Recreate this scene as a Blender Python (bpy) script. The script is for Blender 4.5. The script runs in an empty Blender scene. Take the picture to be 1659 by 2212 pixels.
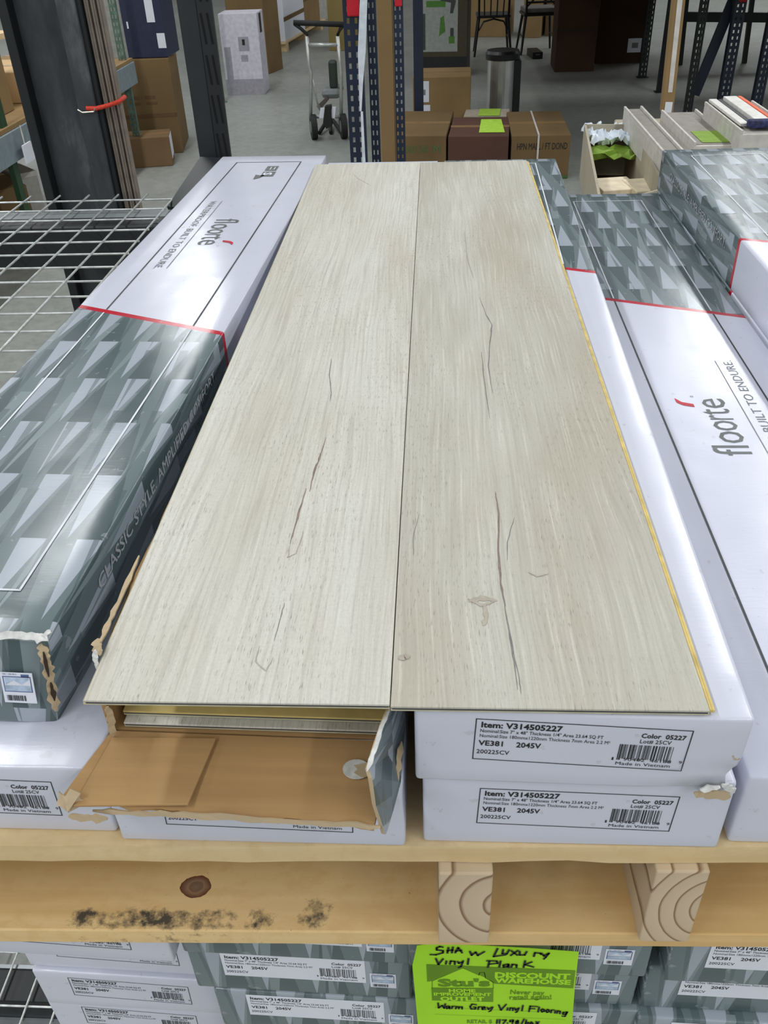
import bpy, bmesh, math, random
import numpy as np
from mathutils import Vector, Matrix
random.seed(7)
SC = bpy.context.scene
COL = SC.collection

# ------------------------------------------------------------------ camera
F = 1881.43
PITCH, YAW, ROLL = math.radians(35.4826), math.radians(4.1287), math.radians(-2.3601)
CAM = np.array([.02576, -.3426, .38094])
def _rot():
    cp, sp = math.cos(PITCH), math.sin(PITCH)
    f = np.array([0, cp, -sp]); u = np.array([0, sp, cp]); x = np.array([1., 0, 0])
    cr, sr = math.cos(ROLL), math.sin(ROLL)
    x2 = cr*x + sr*u; u2 = -sr*x + cr*u
    cy, sy = math.cos(YAW), math.sin(YAW)
    Z = np.array([[cy, -sy, 0], [sy, cy, 0], [0, 0, 1]])
    return Z@x2, Z@u2, Z@f
RX, RU, RF = _rot()
cd = bpy.data.cameras.new('camera'); cam = bpy.data.objects.new('camera', cd); COL.objects.link(cam)
cd.sensor_fit = 'HORIZONTAL'; cd.sensor_width = 36; cd.lens = F/1659*36; cd.clip_start = .02; cd.clip_end = 200
M = Matrix(((RX[0], RU[0], -RF[0], CAM[0]), (RX[1], RU[1], -RF[1], CAM[1]), (RX[2], RU[2], -RF[2], CAM[2]), (0, 0, 0, 1)))
cam.matrix_world = M
SC.camera = cam
FL = -1.45                                                # floor level; z = 0 is the top of the two display planks
def on(px, py, ax, v):
    """point of the line of sight through a photograph pixel on the plane axis = v"""
    d = ((px-829.5)/F)*RX - ((py-1106)/F)*RU + RF
    t = (v-CAM[ax])/d[ax]
    return Vector(CAM + t*d)
# ------------------------------------------------------------------ world, lights, exposure
w = bpy.data.worlds.new('warehouse_air'); SC.world = w; w.use_nodes = True
w.node_tree.nodes['Background'].inputs[0].default_value = (.90, .95, 1, 1)
w.node_tree.nodes['Background'].inputs[1].default_value = .27
def strip(x, y0, y1, power, wd=.22, z=3.4):
    l = bpy.data.lights.new('ceiling_light', 'AREA'); l.shape = 'RECTANGLE'; l.size = wd; l.size_y = y1-y0
    l.energy = power; l.color = (.97, .99, 1)
    o = bpy.data.objects.new('ceiling_light', l); COL.objects.link(o); o.location = (x, (y0+y1)/2, z)
for x, e, k0, k1 in ((-2.4, 62, -6, 4), (3.0, 66, -6, 4), (6.3, 60, 4, 7), (-8.2, 70, -3, 7), (9.2, 50, -3, 7)):
    for k in range(k0, k1):
        strip(x, -3+k*3.4, -3+k*3.4+2.44, e)
SC.view_settings.view_transform = 'Standard'; SC.view_settings.look = 'None'
SC.view_settings.exposure = 0.0; SC.view_settings.gamma = 1; SC.view_settings.use_curve_mapping = False

# ------------------------------------------------------------------ materials
def lin(c):
    return tuple(((v/255)/12.92 if v/255 <= .04045 else ((v/255+.055)/1.055)**2.4) for v in c) + (1,)
MATS = {}
class NB:
    def __init__(s, name):
        s.m = bpy.data.materials.new(name); s.m.use_nodes = True; s.t = s.m.node_tree; s.b = s.t.nodes['Principled BSDF']
        MATS[name] = s.m
    def n(s, typ, **k):
        nd = s.t.nodes.new(typ)
        ins = k.pop('ins', {})
        for a, b in k.items(): setattr(nd, a, b)
        for a, b in ins.items(): s.set(nd.inputs[a], b)
        return nd
    def set(s, inp, v):
        if isinstance(v, bpy.types.NodeSocket): s.t.links.new(v, inp)
        elif isinstance(v, bpy.types.Node): s.t.links.new(v.outputs[0], inp)
        else: inp.default_value = v
    def math(s, op, a, b=0., c=0.):
        nd = s.t.nodes.new('ShaderNodeMath'); nd.operation = op
        s.set(nd.inputs[0], a); s.set(nd.inputs[1], b); s.set(nd.inputs[2], c)
        return nd.outputs[0]
    def noise(s, vec, scale, detail=2, rough=.5, dist=0):
        return s.n('ShaderNodeTexNoise', ins={'Vector': vec, 'Scale': scale, 'Detail': detail, 'Roughness': rough, 'Distortion': dist}).outputs[0]
    def mapping(s, vec, sc=(1, 1, 1), loc=(0, 0, 0)):
        return s.n('ShaderNodeMapping', ins={'Vector': vec, 'Scale': sc, 'Location': loc}).outputs[0]
    def ramp(s, fac, stops):
        r = s.n('ShaderNodeValToRGB', ins={'Fac': fac}); e = r.color_ramp.elements
        while len(e) < len(stops): e.new(.5)
        for q, (p, c) in zip(e, stops): q.position = p; q.color = c
        return r.outputs[0]
    def mix(s, fac, a, b, mode='MIX'):
        nd = s.t.nodes.new('ShaderNodeMix'); nd.data_type = 'RGBA'; nd.blend_type = mode
        s.set(nd.inputs[0], fac); s.set(nd.inputs[6], a); s.set(nd.inputs[7], b)
        return nd.outputs[2]
    def obj(s): return s.n('ShaderNodeTexCoord').outputs['Object']
    def bump(s, h, strength=.2, dist=.001):
        s.set(s.b.inputs['Normal'], s.n('ShaderNodeBump', ins={'Height': h, 'Strength': strength, 'Distance': dist}))
def plain(name, rgb, rough=.5, metal=0, spec=.5, var=.06, vs=25, bump=0, emit=0):
    if name in MATS: return MATS[name]
    s = NB(name); c = lin(rgb)
    v = s.noise(s.obj(), vs, 3)
    d = tuple(x*(1-var*2) for x in c[:3]) + (1,); u = tuple(min(1, x*(1+var*2)) for x in c[:3]) + (1,)
    s.set(s.b.inputs['Base Color'], s.ramp(v, [(.3, d), (.7, u)]))
    s.b.inputs['Roughness'].default_value = rough; s.b.inputs['Metallic'].default_value = metal
    s.b.inputs['Specular IOR Level'].default_value = spec
    if bump: s.bump(v, bump)
    return s.m

SH_D, SH_M, SH_L, SH_W = lin((76, 91, 93)), lin((101, 116, 118)), lin((122, 136, 139)), lin((158, 167, 177))
WHITE = lin((206, 209, 222)); RED = lin((186, 12, 42))
def carton_mat(name='printed_carton', allgray=False):
    """glossy printed board: white half, slanted red band, grey half with rows of shards (object space)"""
    s = NB(name); tc = s.n('ShaderNodeTexCoord'); P = s.n('ShaderNodeSeparateXYZ', ins={0: tc.outputs['Object']})
    N = s.n('ShaderNodeSeparateXYZ', ins={0: tc.outputs['Normal']})
    x, y, z = P.outputs; mt = s.math
    ay = mt('GREATER_THAN', mt('ABSOLUTE', N.outputs[1]), .6)          # end faces
    zz = mt('SUBTRACT', .068, z)
    side = mt('MULTIPLY', mt('GREATER_THAN', mt('ABSOLUTE', N.outputs[0]), .6), mt('MULTIPLY', mt('SIGN', x), zz))
    u = mt('ADD', x, side)
    v = mt('ADD', y, mt('MULTIPLY', ay, zz))
    R, Pp = .087, .0445
    def cell(u, v, r, p, sh):
        q = mt('DIVIDE', v, r); k = mt('FLOOR', q); t = mt('SUBTRACT', q, k)
        uu = mt('FRACT', mt('ADD', mt('ADD', mt('DIVIDE', u, p), 20.), mt('MULTIPLY', k, sh)))
        return t, uu
    t, uu = cell(u, v, R, Pp, .37)
    t1 = mt('SUBTRACT', 1., t)
    light = mt('LESS_THAN', mt('ABSOLUTE', mt('SUBTRACT', uu, mt('ADD', .27, mt('MULTIPLY', .05, t)))), mt('MULTIPLY', .24, t1))
    ud = mt('FRACT', mt('ADD', uu, .37))
    dark = mt('LESS_THAN', mt('ABSOLUTE', mt('SUBTRACT', ud, mt('SUBTRACT', .33, mt('MULTIPLY', .06, t)))), mt('MULTIPLY', .25, mt('POWER', t, .8)))
    t2, u2 = cell(mt('ADD', u, .013), mt('ADD', v, .04), R*1.9, Pp*1.17, .43)
    mid = mt('LESS_THAN', mt('ABSOLUTE', mt('SUBTRACT', u2, mt('ADD', .35, mt('MULTIPLY', .25, t2)))), mt('MULTIPLY', .13, mt('SUBTRACT', 1., t2)))
    t3, u3 = cell(mt('ADD', u, .03), mt('ADD', v, .066), R*1.5, Pp*.83, .29)
    dk2 = mt('LESS_THAN', mt('ABSOLUTE', mt('SUBTRACT', u3, mt('SUBTRACT', .6, mt('MULTIPLY', .2, t3)))), mt('MULTIPLY', .13, mt('SUBTRACT', 1., t3)))
    c = s.mix(dark, SH_M, SH_D); c = s.mix(mid, c, SH_L); c = s.mix(light, c, SH_W)
    c = s.mix(dk2, c, s.mix(.6, c, SH_D))
    if not allgray:
        d = mt('ADD', y, mt('MULTIPLY', .39, mt('MULTIPLY', x, mt('LESS_THAN', zz, .012))))
        d = mt('ADD', d, mt('MULTIPLY', mt('MULTIPLY', mt('SIGN', x), .0376), mt('GREATER_THAN', zz, .012)))
        d = mt('SUBTRACT', d, .737-.6275)
        c = s.mix(mt('GREATER_THAN', d, 0.), WHITE, s.mix(mt('GREATER_THAN', d, .009), RED, c))
    n1 = s.noise(tc.outputs['Object'], 9, 2); n2 = s.noise(s.mapping(tc.outputs['Object'], (40, 260, 40)), 1.5, 3)
    n3 = s.noise(tc.outputs['Object'], 90, 4)
    c = s.mix(mt('MULTIPLY', mt('GREATER_THAN', n3, .69), .35), c, lin((170, 174, 178)))
    s.set(s.b.inputs['Base Color'], c)
    s.b.inputs['Roughness'].default_value = .23; s.b.inputs['Specular IOR Level'].default_value = .62
    h = mt('ADD', mt('MULTIPLY', n1, 3.), mt('ADD', mt('MULTIPLY', n2, .12), mt('MULTIPLY', n3, .10)))
    s.bump(h, .5, .0012)
    return s.m
CARTON = carton_mat(); CARTON_GRAY = carton_mat('grey_shard_print', True)

def plank_mat(name, seed, tone=(212, 211, 202), tone2=(196, 192, 179), warm=(190, 180, 160)):
    """printed oak look: soft patches, warped long grain, fine pores"""
    s = NB(name); o = s.obj(); mt = s.math
    P = s.n('ShaderNodeSeparateXYZ', ins={0: o})
    w1 = s.noise(s.mapping(o, (7, 1.3, 1), (seed, seed, 0)), 1, 3, .5)
    w2 = s.noise(s.mapping(o, (16, 4.5, 1), (seed*2, 3, 0)), 1, 2, .5)
    gx = mt('ADD', P.outputs[0], mt('ADD', mt('MULTIPLY', w1, .040), mt('MULTIPLY', w2, .008)))
    vec = s.n('ShaderNodeCombineXYZ', ins={0: gx, 1: P.outputs[1], 2: P.outputs[2]}).outputs[0]
    grain = s.noise(s.mapping(vec, (430, 8, 1), (seed, 0, 0)), 1, 4, .6)
    cath = s.noise(s.mapping(vec, (150, 2.4, 1), (seed, 0, 0)), 1, 2, .5)
    fine = s.noise(s.mapping(o, (900, 70, 1), (seed, 5, 0)), 1, 3, .6)
    pore = s.noise(s.mapping(o, (1300, 100, 1), (0, seed, 0)), 1, 2, .5)
    speck = s.noise(o, 420, 3, .6)
    big = s.noise(s.mapping(o, (9, 2.2, 1), (seed*3, 1, 0)), 1, 3, .55)
    patch = s.noise(s.mapping(o, (13, 4, 1), (1, seed*2, 0)), 1, 3, .55)
    c = s.mix(s.ramp(big, [(.32, (0, 0, 0, 1)), (.68, (1, 1, 1, 1))]), lin(tone2), lin(tone))
    c = s.mix(s.ramp(patch, [(.48, (0, 0, 0, 1)), (.75, (.5, .5, .5, 1))]), c, lin(warm))
    c = s.mix(s.ramp(cath, [(.30, (.34, .34, .34, 1)), (.46, (0, 0, 0, 1))]), c, lin((172, 166, 150)))
    c = s.mix(s.ramp(grain, [(.36, (.34, .34, .34, 1)), (.5, (0, 0, 0, 1))]), c, lin((158, 152, 138)))
    c = s.mix(s.ramp(grain, [(.55, (0, 0, 0, 1)), (.70, (.42, .42, .42, 1))]), c, lin((226, 224, 212)))
    c = s.mix(s.ramp(speck, [(.40, (.15, .15, .15, 1)), (.55, (0, 0, 0, 1))]), c, lin((170, 166, 152)))
    c = s.mix(mt('MULTIPLY', s.ramp(pore, [(.31, (.72, .72, .72, 1)), (.39, (0, 0, 0, 1))]), s.ramp(w2, [(.40, (.35, .35, .35, 1)), (.58, (1, 1, 1, 1))])), c, lin((134, 128, 116)))
    s.set(s.b.inputs['Base Color'], c); s.b.inputs['Roughness'].default_value = .6; s.b.inputs['Specular IOR Level'].default_value = .3
    s.bump(mt('ADD', grain, fine), .1, .0003)
    return s.m
PLK1, PLK2 = plank_mat('pale_oak_vinyl', 1.3), plank_mat('warm_oak_vinyl', 5.7, (198, 196, 185), (178, 173, 159), (178, 167, 144))
CORE = plain('yellow_core', (214, 190, 116), .6, var=.1, vs=60)
CORE2 = plain('pale_core', (196, 190, 160), .6, var=.08, vs=60)
DARKLINE = plain('dark_wear_layer', (70, 72, 74), .5)
def kraft(name, rgb, sc=1.):
    if name in MATS: return MATS[name]
    s = NB(name); o = s.obj()
    a = s.noise(o, 12*sc, 4); b = s.noise(s.mapping(o, (4, 150, 4)), 1.2*sc, 3)
    c = lin(rgb); d = tuple(v*.86 for v in c[:3])+(1,); u = tuple(min(1, v*1.08) for v in c[:3])+(1,)
    s.set(s.b.inputs['Base Color'], s.ramp(s.math('ADD', s.math('MULTIPLY', a, .6), s.math('MULTIPLY', b, .4)), [(.35, d), (.65, u)]))
    s.b.inputs['Roughness'].default_value = .85; s.b.inputs['Specular IOR Level'].default_value = .2
    s.bump(b, .12, .0006)
    return s.m
KR = kraft('kraft_board', (178, 142, 96)); KR2 = kraft('torn_kraft', (190, 170, 138)); KRD = kraft('kraft_carton', (116, 95, 64), .3)
KRL = kraft('light_kraft_carton', (144, 119, 82), .3); KRB = kraft('dark_brown_carton', (68, 50, 36), .3); KRT = kraft('tan_wrapped_carton', (170, 162, 142), .3)
def wood(name, rgb, dark, knot=None, mold=None, rings=None, axis=0, grain=40):
    s = NB(name); o = s.obj(); mt = s.math
    sc = [grain, grain, grain]; sc[axis] = 2.2
    g = s.noise(s.mapping(o, tuple(sc)), 1, 4, .6, .4); bg = s.noise(s.mapping(o, (5, 9, 5)), 1, 3)
    c = s.mix(s.ramp(g, [(.35, (0, 0, 0, 1)), (.7, (1, 1, 1, 1))]), lin(dark), lin(rgb))
    c = s.mix(s.ramp(bg, [(.4, (0, 0, 0, 1)), (.7, (.5, .5, .5, 1))]), c, lin((222, 196, 148)))
    mot = s.noise(s.mapping(o, (60, 90, 60)), 1, 4, .65); c = s.mix(s.ramp(mot, [(.38, (.45, .45, .45, 1)), (.52, (0, 0, 0, 1))]), c, lin(dark))
    dots = s.noise(o, 240, 2, .5); c = s.mix(s.ramp(dots, [(.74, (0, 0, 0, 1)), (.80, (.6, .6, .6, 1))]), c, lin((96, 72, 50)))
    P = s.n('ShaderNodeSeparateXYZ', ins={0: o})
    if rings:
        cx, cz, fr = rings
        wob = mt('MULTIPLY', s.noise(o, 30, 2), .003)
        r = mt('SQRT', mt('ADD', mt('POWER', mt('SUBTRACT', P.outputs[0], cx), 2.), mt('POWER', mt('MULTIPLY', mt('SUBTRACT', P.outputs[2], cz), .8), 2.)))
        q = mt('FRACT', mt('MULTIPLY', mt('ADD', r, wob), fr))
        c = s.mix(s.ramp(q, [(.0, (0, 0, 0, 1)), (.78, (.12, .12, .12, 1)), (.93, (.95, .95, .95, 1)), (1, (0, 0, 0, 1))]), lin(rgb), lin((120, 86, 62)))
    if knot:
        kx, ky, rr = knot
        r = mt('SQRT', mt('ADD', mt('POWER', mt('DIVIDE', mt('SUBTRACT', P.outputs[0], kx), rr), 2.), mt('POWER', mt('DIVIDE', mt('SUBTRACT', P.outputs[1], ky), rr*.75), 2.)))
        r = mt('ADD', r, mt('MULTIPLY', mt('SUBTRACT', s.noise(o, 120, 2), .5), .35))
        kc = s.ramp(r, [(0, lin((132, 104, 82))), (.45, lin((118, 92, 72))), (.55, lin((144, 114, 88))), (.8, lin((120, 88, 66))), (.95, lin((104, 66, 44)))])
        c = s.mix(mt('LESS_THAN', r, 1.), c, kc)
    if mold:
        n1 = s.noise(o, 45, 5, .7); n2 = s.noise(o, 160, 3, .7)
        for (x0, x1, y0, y1, st) in mold:
            def win(v, a, b, f): return mt('MULTIPLY', mt('SMOOTH_MIN', mt('MAXIMUM', mt('DIVIDE', mt('SUBTRACT', v, a), f), 0.), 1., .1), mt('SMOOTH_MIN', mt('MAXIMUM', mt('DIVIDE', mt('SUBTRACT', b, v), f), 0.), 1., .1))
            m = mt('MULTIPLY', win(P.outputs[0], x0, x1, .02), win(P.outputs[1], y0, y1, .008))
            k = s.ramp(mt('ADD', mt('MULTIPLY', m, .22), mt('ADD', mt('MULTIPLY', n1, .6), mt('MULTIPLY', n2, .25))), [(.565, (0, 0, 0, 1)), (.69, (st, st, st, 1))])
            c = s.mix(mt('MULTIPLY', k, mt('GREATER_THAN', m, .05)), c, lin((62, 60, 56)))
    s.set(s.b.inputs['Base Color'], c); s.b.inputs['Roughness'].default_value = .75; s.b.inputs['Specular IOR Level'].default_value = .25
    s.bump(g, .25, .0006)
    return s.m
INK = plain('black_ink', (24, 24, 26), .5); INKG = plain('grey_ink', (118, 122, 122), .5); LOGOG = plain('logo_grey', (96, 100, 98), .45)
LBL = plain('white_label_paper', (222, 225, 234), .5, var=.01); REDI = plain('red_ink', (190, 24, 48), .45); SLIV = plain('silver_ink', (176, 180, 182), .4)
LINED = plain('dark_frame_ink', (52, 58, 60), .45); LINEW = plain('white_frame_ink', (218, 222, 226), .45)

# ------------------------------------------------------------------ mesh helpers
def mk(name, verts, faces, mats, parent=None, mi=None, smooth=False, loc=None, rz=0):
    me = bpy.data.meshes.new(name); me.from_pydata([tuple(v) for v in verts], [], faces)
    for m in (mats if isinstance(mats, (list, tuple)) else [mats]): me.materials.append(m)
    if mi is not None: me.polygons.foreach_set('material_index', mi)
    if smooth: me.polygons.foreach_set('use_smooth', [True]*len(me.polygons))
    me.update(); return link(name, me, parent, loc, rz)
def link(name, me, parent=None, loc=None, rz=0):
    o = bpy.data.objects.new(name, me); COL.objects.link(o)
    if parent is not None: o.parent = parent
    if loc is not None: o.location = loc
    if rz: o.rotation_euler = (0, 0, rz)
    return o
LABELS = {}
def tag(o, label, cat, group=None, kind=None):
    if label: o['label'] = label
    if cat: o['category'] = cat
    if group: o['group'] = group
    if kind: o['kind'] = kind
    return o
def thing(name, label, cat, loc=(0, 0, 0), rz=0, group=None):
    o = bpy.data.objects.new(name, None); COL.objects.link(o); o.location = loc; o.rotation_euler = (0, 0, rz); o.empty_display_size = .05
    return tag(o, label, cat, group)
class B:
    """collects closed shapes into one mesh"""
    def __init__(s): s.v = []; s.f = []; s.mi = []
    def add(s, v, f, m=0):
        n = len(s.v); s.v += [Vector(q) for q in v]; s.f += [tuple(i+n for i in q) for q in f]; s.mi += [m]*len(f); return s
    def box(s, a, b, m=0):
        (x0, y0, z0), (x1, y1, z1) = a, b
        return s.add([(x0, y0, z0), (x1, y0, z0), (x1, y1, z0), (x0, y1, z0), (x0, y0, z1), (x1, y0, z1), (x1, y1, z1), (x0, y1, z1)],
                     [(0, 3, 2, 1), (4, 5, 6, 7), (0, 1, 5, 4), (1, 2, 6, 5), (2, 3, 7, 6), (3, 0, 4, 7)], m)
    def bar(s, p, q, wd, ht, m=0, up=(0, 0, 1)):
        p, q = Vector(p), Vector(q); d = (q-p).normalized(); up = Vector(up)
        if abs(d.dot(up)) > .98: up = Vector((0, 1, 0))
        a = d.cross(up).normalized(); b = a.cross(d).normalized(); a *= wd/2; b *= ht/2
        v = [p-a-b, p+a-b, p+a+b, p-a+b, q-a-b, q+a-b, q+a+b, q-a+b]
        return s.add(v, [(0, 1, 2, 3), (7, 6, 5, 4), (4, 5, 1, 0), (5, 6, 2, 1), (6, 7, 3, 2), (7, 4, 0, 3)], m)
    def tube(s, pts, r, n=8, m=0):
        pts = [Vector(p) for p in pts]; rings = []
        for i, p in enumerate(pts):
            d = (pts[min(i+1, len(pts)-1)]-pts[max(i-1, 0)]).normalized()
            up = Vector((0, 0, 1)) if abs(d.z) < .9 else Vector((0, 1, 0))
            a = d.cross(up).normalized(); b = a.cross(d).normalized(); rr = r[i] if isinstance(r, (list, tuple)) else r
            rings.append([p+a*rr*math.cos(2*math.pi*k/n)+b*rr*math.sin(2*math.pi*k/n) for k in range(n)])
        v = [q for g in rings for q in g]; f = []
        for i in range(len(rings)-1):
            for k in range(n): f.append((i*n+k, i*n+(k+1) % n, (i+1)*n+(k+1) % n, (i+1)*n+k))
        f.append(tuple(range(n))[::-1]); f.append(tuple((len(rings)-1)*n+k for k in range(n)))
        return s.add(v, f, m)
    def disc(s, c, ax, r, th, n=20, m=0):
        c = Vector(c); ax = Vector(ax).normalized(); return s.tube([c-ax*th/2, c+ax*th/2], r, n, m)
    def slab(s, poly, nrm, th, m=0):
        """planar polygon given thickness th towards -nrm"""
        nrm = Vector(nrm).normalized(); k = len(poly); p = [Vector(q) for q in poly]
        v = p+[q-nrm*th for q in p]
        f = [tuple(range(k)), tuple(range(2*k-1, k-1, -1))]+[(i, i+k, (i+1) % k+k, (i+1) % k) for i in range(k)]
        return s.add(v, f, m)
    def make(s, name, mats, parent=None, loc=None, rz=0, smooth=False, bevel=0):
        o = mk(name, s.v, s.f, mats, parent, s.mi, smooth, loc, rz)
        if bevel:
            md = o.modifiers.new('bevel', 'BEVEL'); md.width = bevel; md.segments = 2; md.limit_method = 'ANGLE'
        return o
def rbox(sx, sy, sz, r, nx=6, ny=20, nz=4, fn=None):
    """rounded box mesh, base centre at origin; fn(x,y,z) may displace"""
    def axis(L, n):
        return [-L/2, -L/2+r*.35]+[-L/2+r+(L-2*r)*i/n for i in range(n+1)]+[L/2-r*.35, L/2]
    A = [axis(sx, nx), axis(sy, ny), axis(sz, nz)]; V = {}; verts = []; faces = []
    def vid(p):
        key = tuple(round(c, 6) for c in p)
        if key not in V:
            q = [max(-L/2+r, min(L/2-r, c)) for c, L in zip(p, (sx, sy, sz))]
            d = Vector(p)-Vector(q)
            if d.length > 1e-9: d = d.normalized()*r
            o = Vector(q)+d; o.z += sz/2
            if fn: o = Vector(fn(o.x, o.y, o.z))
            V[key] = len(verts); verts.append(o)
        return V[key]
    for ax in range(3):
        a, b = [(1, 2), (2, 0), (0, 1)][ax]
        for sgn in (-1, 1):
            for i in range(len(A[a])-1):
                for j in range(len(A[b])-1):
                    q = []
                    for (ii, jj) in ((i, j), (i+1, j), (i+1, j+1), (i, j+1)):
                        p = [0, 0, 0]; p[ax] = sgn*(sx, sy, sz)[ax]/2; p[a] = A[a][ii]; p[b] = A[b][jj]; q.append(vid(p))
                    faces.append(tuple(q) if sgn > 0 else tuple(q[::-1]))
    return verts, faces
# ---- flat print
TX = {}
def textpoly(s, bold=0., shear=0.):
    key = (s, bold, shear)
    if key not in TX:
        c = bpy.data.curves.new('t', 'FONT'); c.body = s; c.resolution_u = 2; c.offset = bold; c.fill_mode = 'FRONT'; c.shear = shear
        o = bpy.data.objects.new('t', c); COL.objects.link(o)
        me = bpy.data.meshes.new_from_object(o.evaluated_get(bpy.context.evaluated_depsgraph_get()))
        v = [(q.co.x, q.co.y) for q in me.vertices]; f = [tuple(p.vertices) for p in me.polygons]
        bpy.data.objects.remove(o); bpy.data.curves.remove(c); bpy.data.meshes.remove(me)
        x0 = min(q[0] for q in v); x1 = max(q[0] for q in v)
        TX[key] = ([((a-x0)/(x1-x0), b/.7) for a, b in v], f)
    return TX[key]
class Print:
    """flat lettering / marks in a (u, v) frame"""
    def __init__(s): s.v = []; s.f = []; s.mi = []
    def poly(s, pts, m=0): n = len(s.v); s.v += [tuple(p) for p in pts]; s.f.append(tuple(range(n, n+len(pts)))); s.mi.append(m); return s
    def rect(s, u0, v0, u1, v1, m=0): return s.poly([(u0, v0), (u1, v0), (u1, v1), (u0, v1)], m)
    def frame(s, u0, v0, u1, v1, t, m=0):
        s.rect(u0, v0, u1, v0+t, m); s.rect(u0, v1-t, u1, v1, m); s.rect(u0, v0+t, u0+t, v1-t, m); return s.rect(u1-t, v0+t, u1, v1-t, m)
    def text(s, t, u, v, w, h, m=0, bold=0., ud=(1, 0), vd=(0, 1), shear=0.):
        """baseline start (u, v), total width w, cap height h"""
        V, Fc = textpoly(t, bold, shear); n = len(s.v)
        s.v += [(u+a*w*ud[0]+b*h*vd[0], v+a*w*ud[1]+b*h*vd[1]) for a, b in V]
        flip = (ud[0]*vd[1]-ud[1]*vd[0]) < 0
        s.f += [tuple(i+n for i in (q[::-1] if flip else q)) for q in Fc]; s.mi += [m]*len(Fc); return s
    def stroke(s, pts, w, m=0):
        for (a, b) in zip(pts, pts[1:]):
            d = Vector((b[0]-a[0], b[1]-a[1])); L = d.length
            if L < 1e-7: continue
            d /= L; nn = Vector((-d.y, d.x))*w/2; e = d*w*.35
            s.poly([(a[0]-e.x-nn.x, a[1]-e.y-nn.y), (b[0]+e.x-nn.x, b[1]+e.y-nn.y), (b[0]+e.x+nn.x, b[1]+e.y+nn.y), (a[0]-e.x+nn.x, a[1]-e.y+nn.y)], m)
        return s
    def mesh(s, name, mats, O, U, V, off=.0003, layer=.00012):
        O, U, V = Vector(O), Vector(U), Vector(V); N = U.cross(V).normalized()
        me = bpy.data.meshes.new(name)
        lay = {}
        for f, m in zip(s.f, s.mi):
            for i in f: lay[i] = m
        me.from_pydata([tuple(O+U*a+V*b+N*(off+layer*lay.get(i, 0))) for i, (a, b) in enumerate(s.v)], [], s.f)
        for m in mats: me.materials.append(m)
        me.polygons.foreach_set('material_index', s.mi); me.update(); return me
    def put(s, name, mats, O, U, V, parent=None, off=.0003, layer=.00012):
        return link(name, s.mesh(name, mats, O, U, V, off, layer), parent)

# ------------------------------------------------------------------ the room
def floor_mat():
    s = NB('concrete_floor'); o = s.obj()
    a = s.noise(o, .9, 5, .6); b = s.noise(o, 14, 4, .7); c = s.noise(o, 130, 3, .7)
    q = s.mix(s.ramp(a, [(.35, (0, 0, 0, 1)), (.7, (1, 1, 1, 1))]), lin((138, 142, 135)), lin((160, 163, 156)))
    q = s.mix(s.ramp(b, [(.35, (.5, .5, .5, 1)), (.6, (0, 0, 0, 1))]), q, lin((116, 118, 114)))
    q = s.mix(s.ramp(c, [(.45, (0, 0, 0, 1)), (.62, (.5, .5, .5, 1))]), q, lin((158, 158, 154)))
    s.set(s.b.inputs['Base Color'], q); s.b.inputs['Roughness'].default_value = .42; s.b.inputs['Specular IOR Level'].default_value = .5
    s.bump(b, .05, .002); return s.m
fl = B().box((-14, -4, FL-.1), (16, 24, FL)).make('floor', floor_mat()); fl['kind'] = 'structure'
WALLM = plain('painted_wall', (150, 148, 140), .8)
o = B().box((-14, 24, FL-.1), (16, 24.2, 5.2)).make('wall_back', WALLM); o['kind'] = 'structure'

# ------------------------------------------------------------------ flooring cartons
W, L, H = .193, 1.255, .068
BODY = {}
def body_mesh(key='std', fn=None, r=.0028):
    if key not in BODY:
        v, f = rbox(W, L, H, r, 10, 36, 6, fn)
        me = bpy.data.meshes.new('carton_body'); me.from_pydata([tuple(q) for q in v], [], f); me.materials.append(CARTON)
        me.polygons.foreach_set('use_smooth', [True]*len(f)); me.update(); BODY[key] = me
    return BODY[key]
def top_print():
    p = Print(); i, e, t = .0385, .046, .0019
    x0, x1, y0, y1 = -W/2+i, W/2-i, -L/2+e, L/2-e
    def yr(x, k=0): return .737-.6275-.39*x+k
    for x in (x0, x1):
        p.rect(x-t/2, y0, x+t/2, yr(x), 0); p.rect(x-t/2, yr(x, .009), x+t/2, y1, 1)
    p.rect(x0-t/2, y0-t/2, x1+t/2, y0+t/2, 0); p.rect(x0-t/2, y1-t/2, x1+t/2, y1+t/2, 1)
    return p.mesh('frame_line', [LINED, LINEW], (0, 0, H), (1, 0, 0), (0, 1, 0))
def logo_print():
    p = Print(); yb = -L/2
    U, V = (0, 1), (-1, 0)
    h = .036
    def T(s, y, w, hh=h, b=.0, bx=.012): p.text(s, bx, yb+y, w, hh, 0, b, U, V)
    T('flo', .374, .046); T('o', .4215, .020); T('r', .4435, .0095); T('t', .4535, .0125); T('e', .4680, .0205)
    # red swoosh over the e
    def P(a, b): return (.012-b, yb+a)
    p.poly([P(.4700, .0330), P(.4765, .0330), P(.4810, .0440), P(.4900, .0500), P(.4800, .0495), P(.4738, .0440)][::-1], 1)
    p.frame(-.0205, yb+.492, -.0175, yb+.495, .0005, 0)
    return p.mesh('logo_print', [LOGOG, REDI], (0, 0, H), (1, 0, 0), (0, 1, 0))
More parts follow.
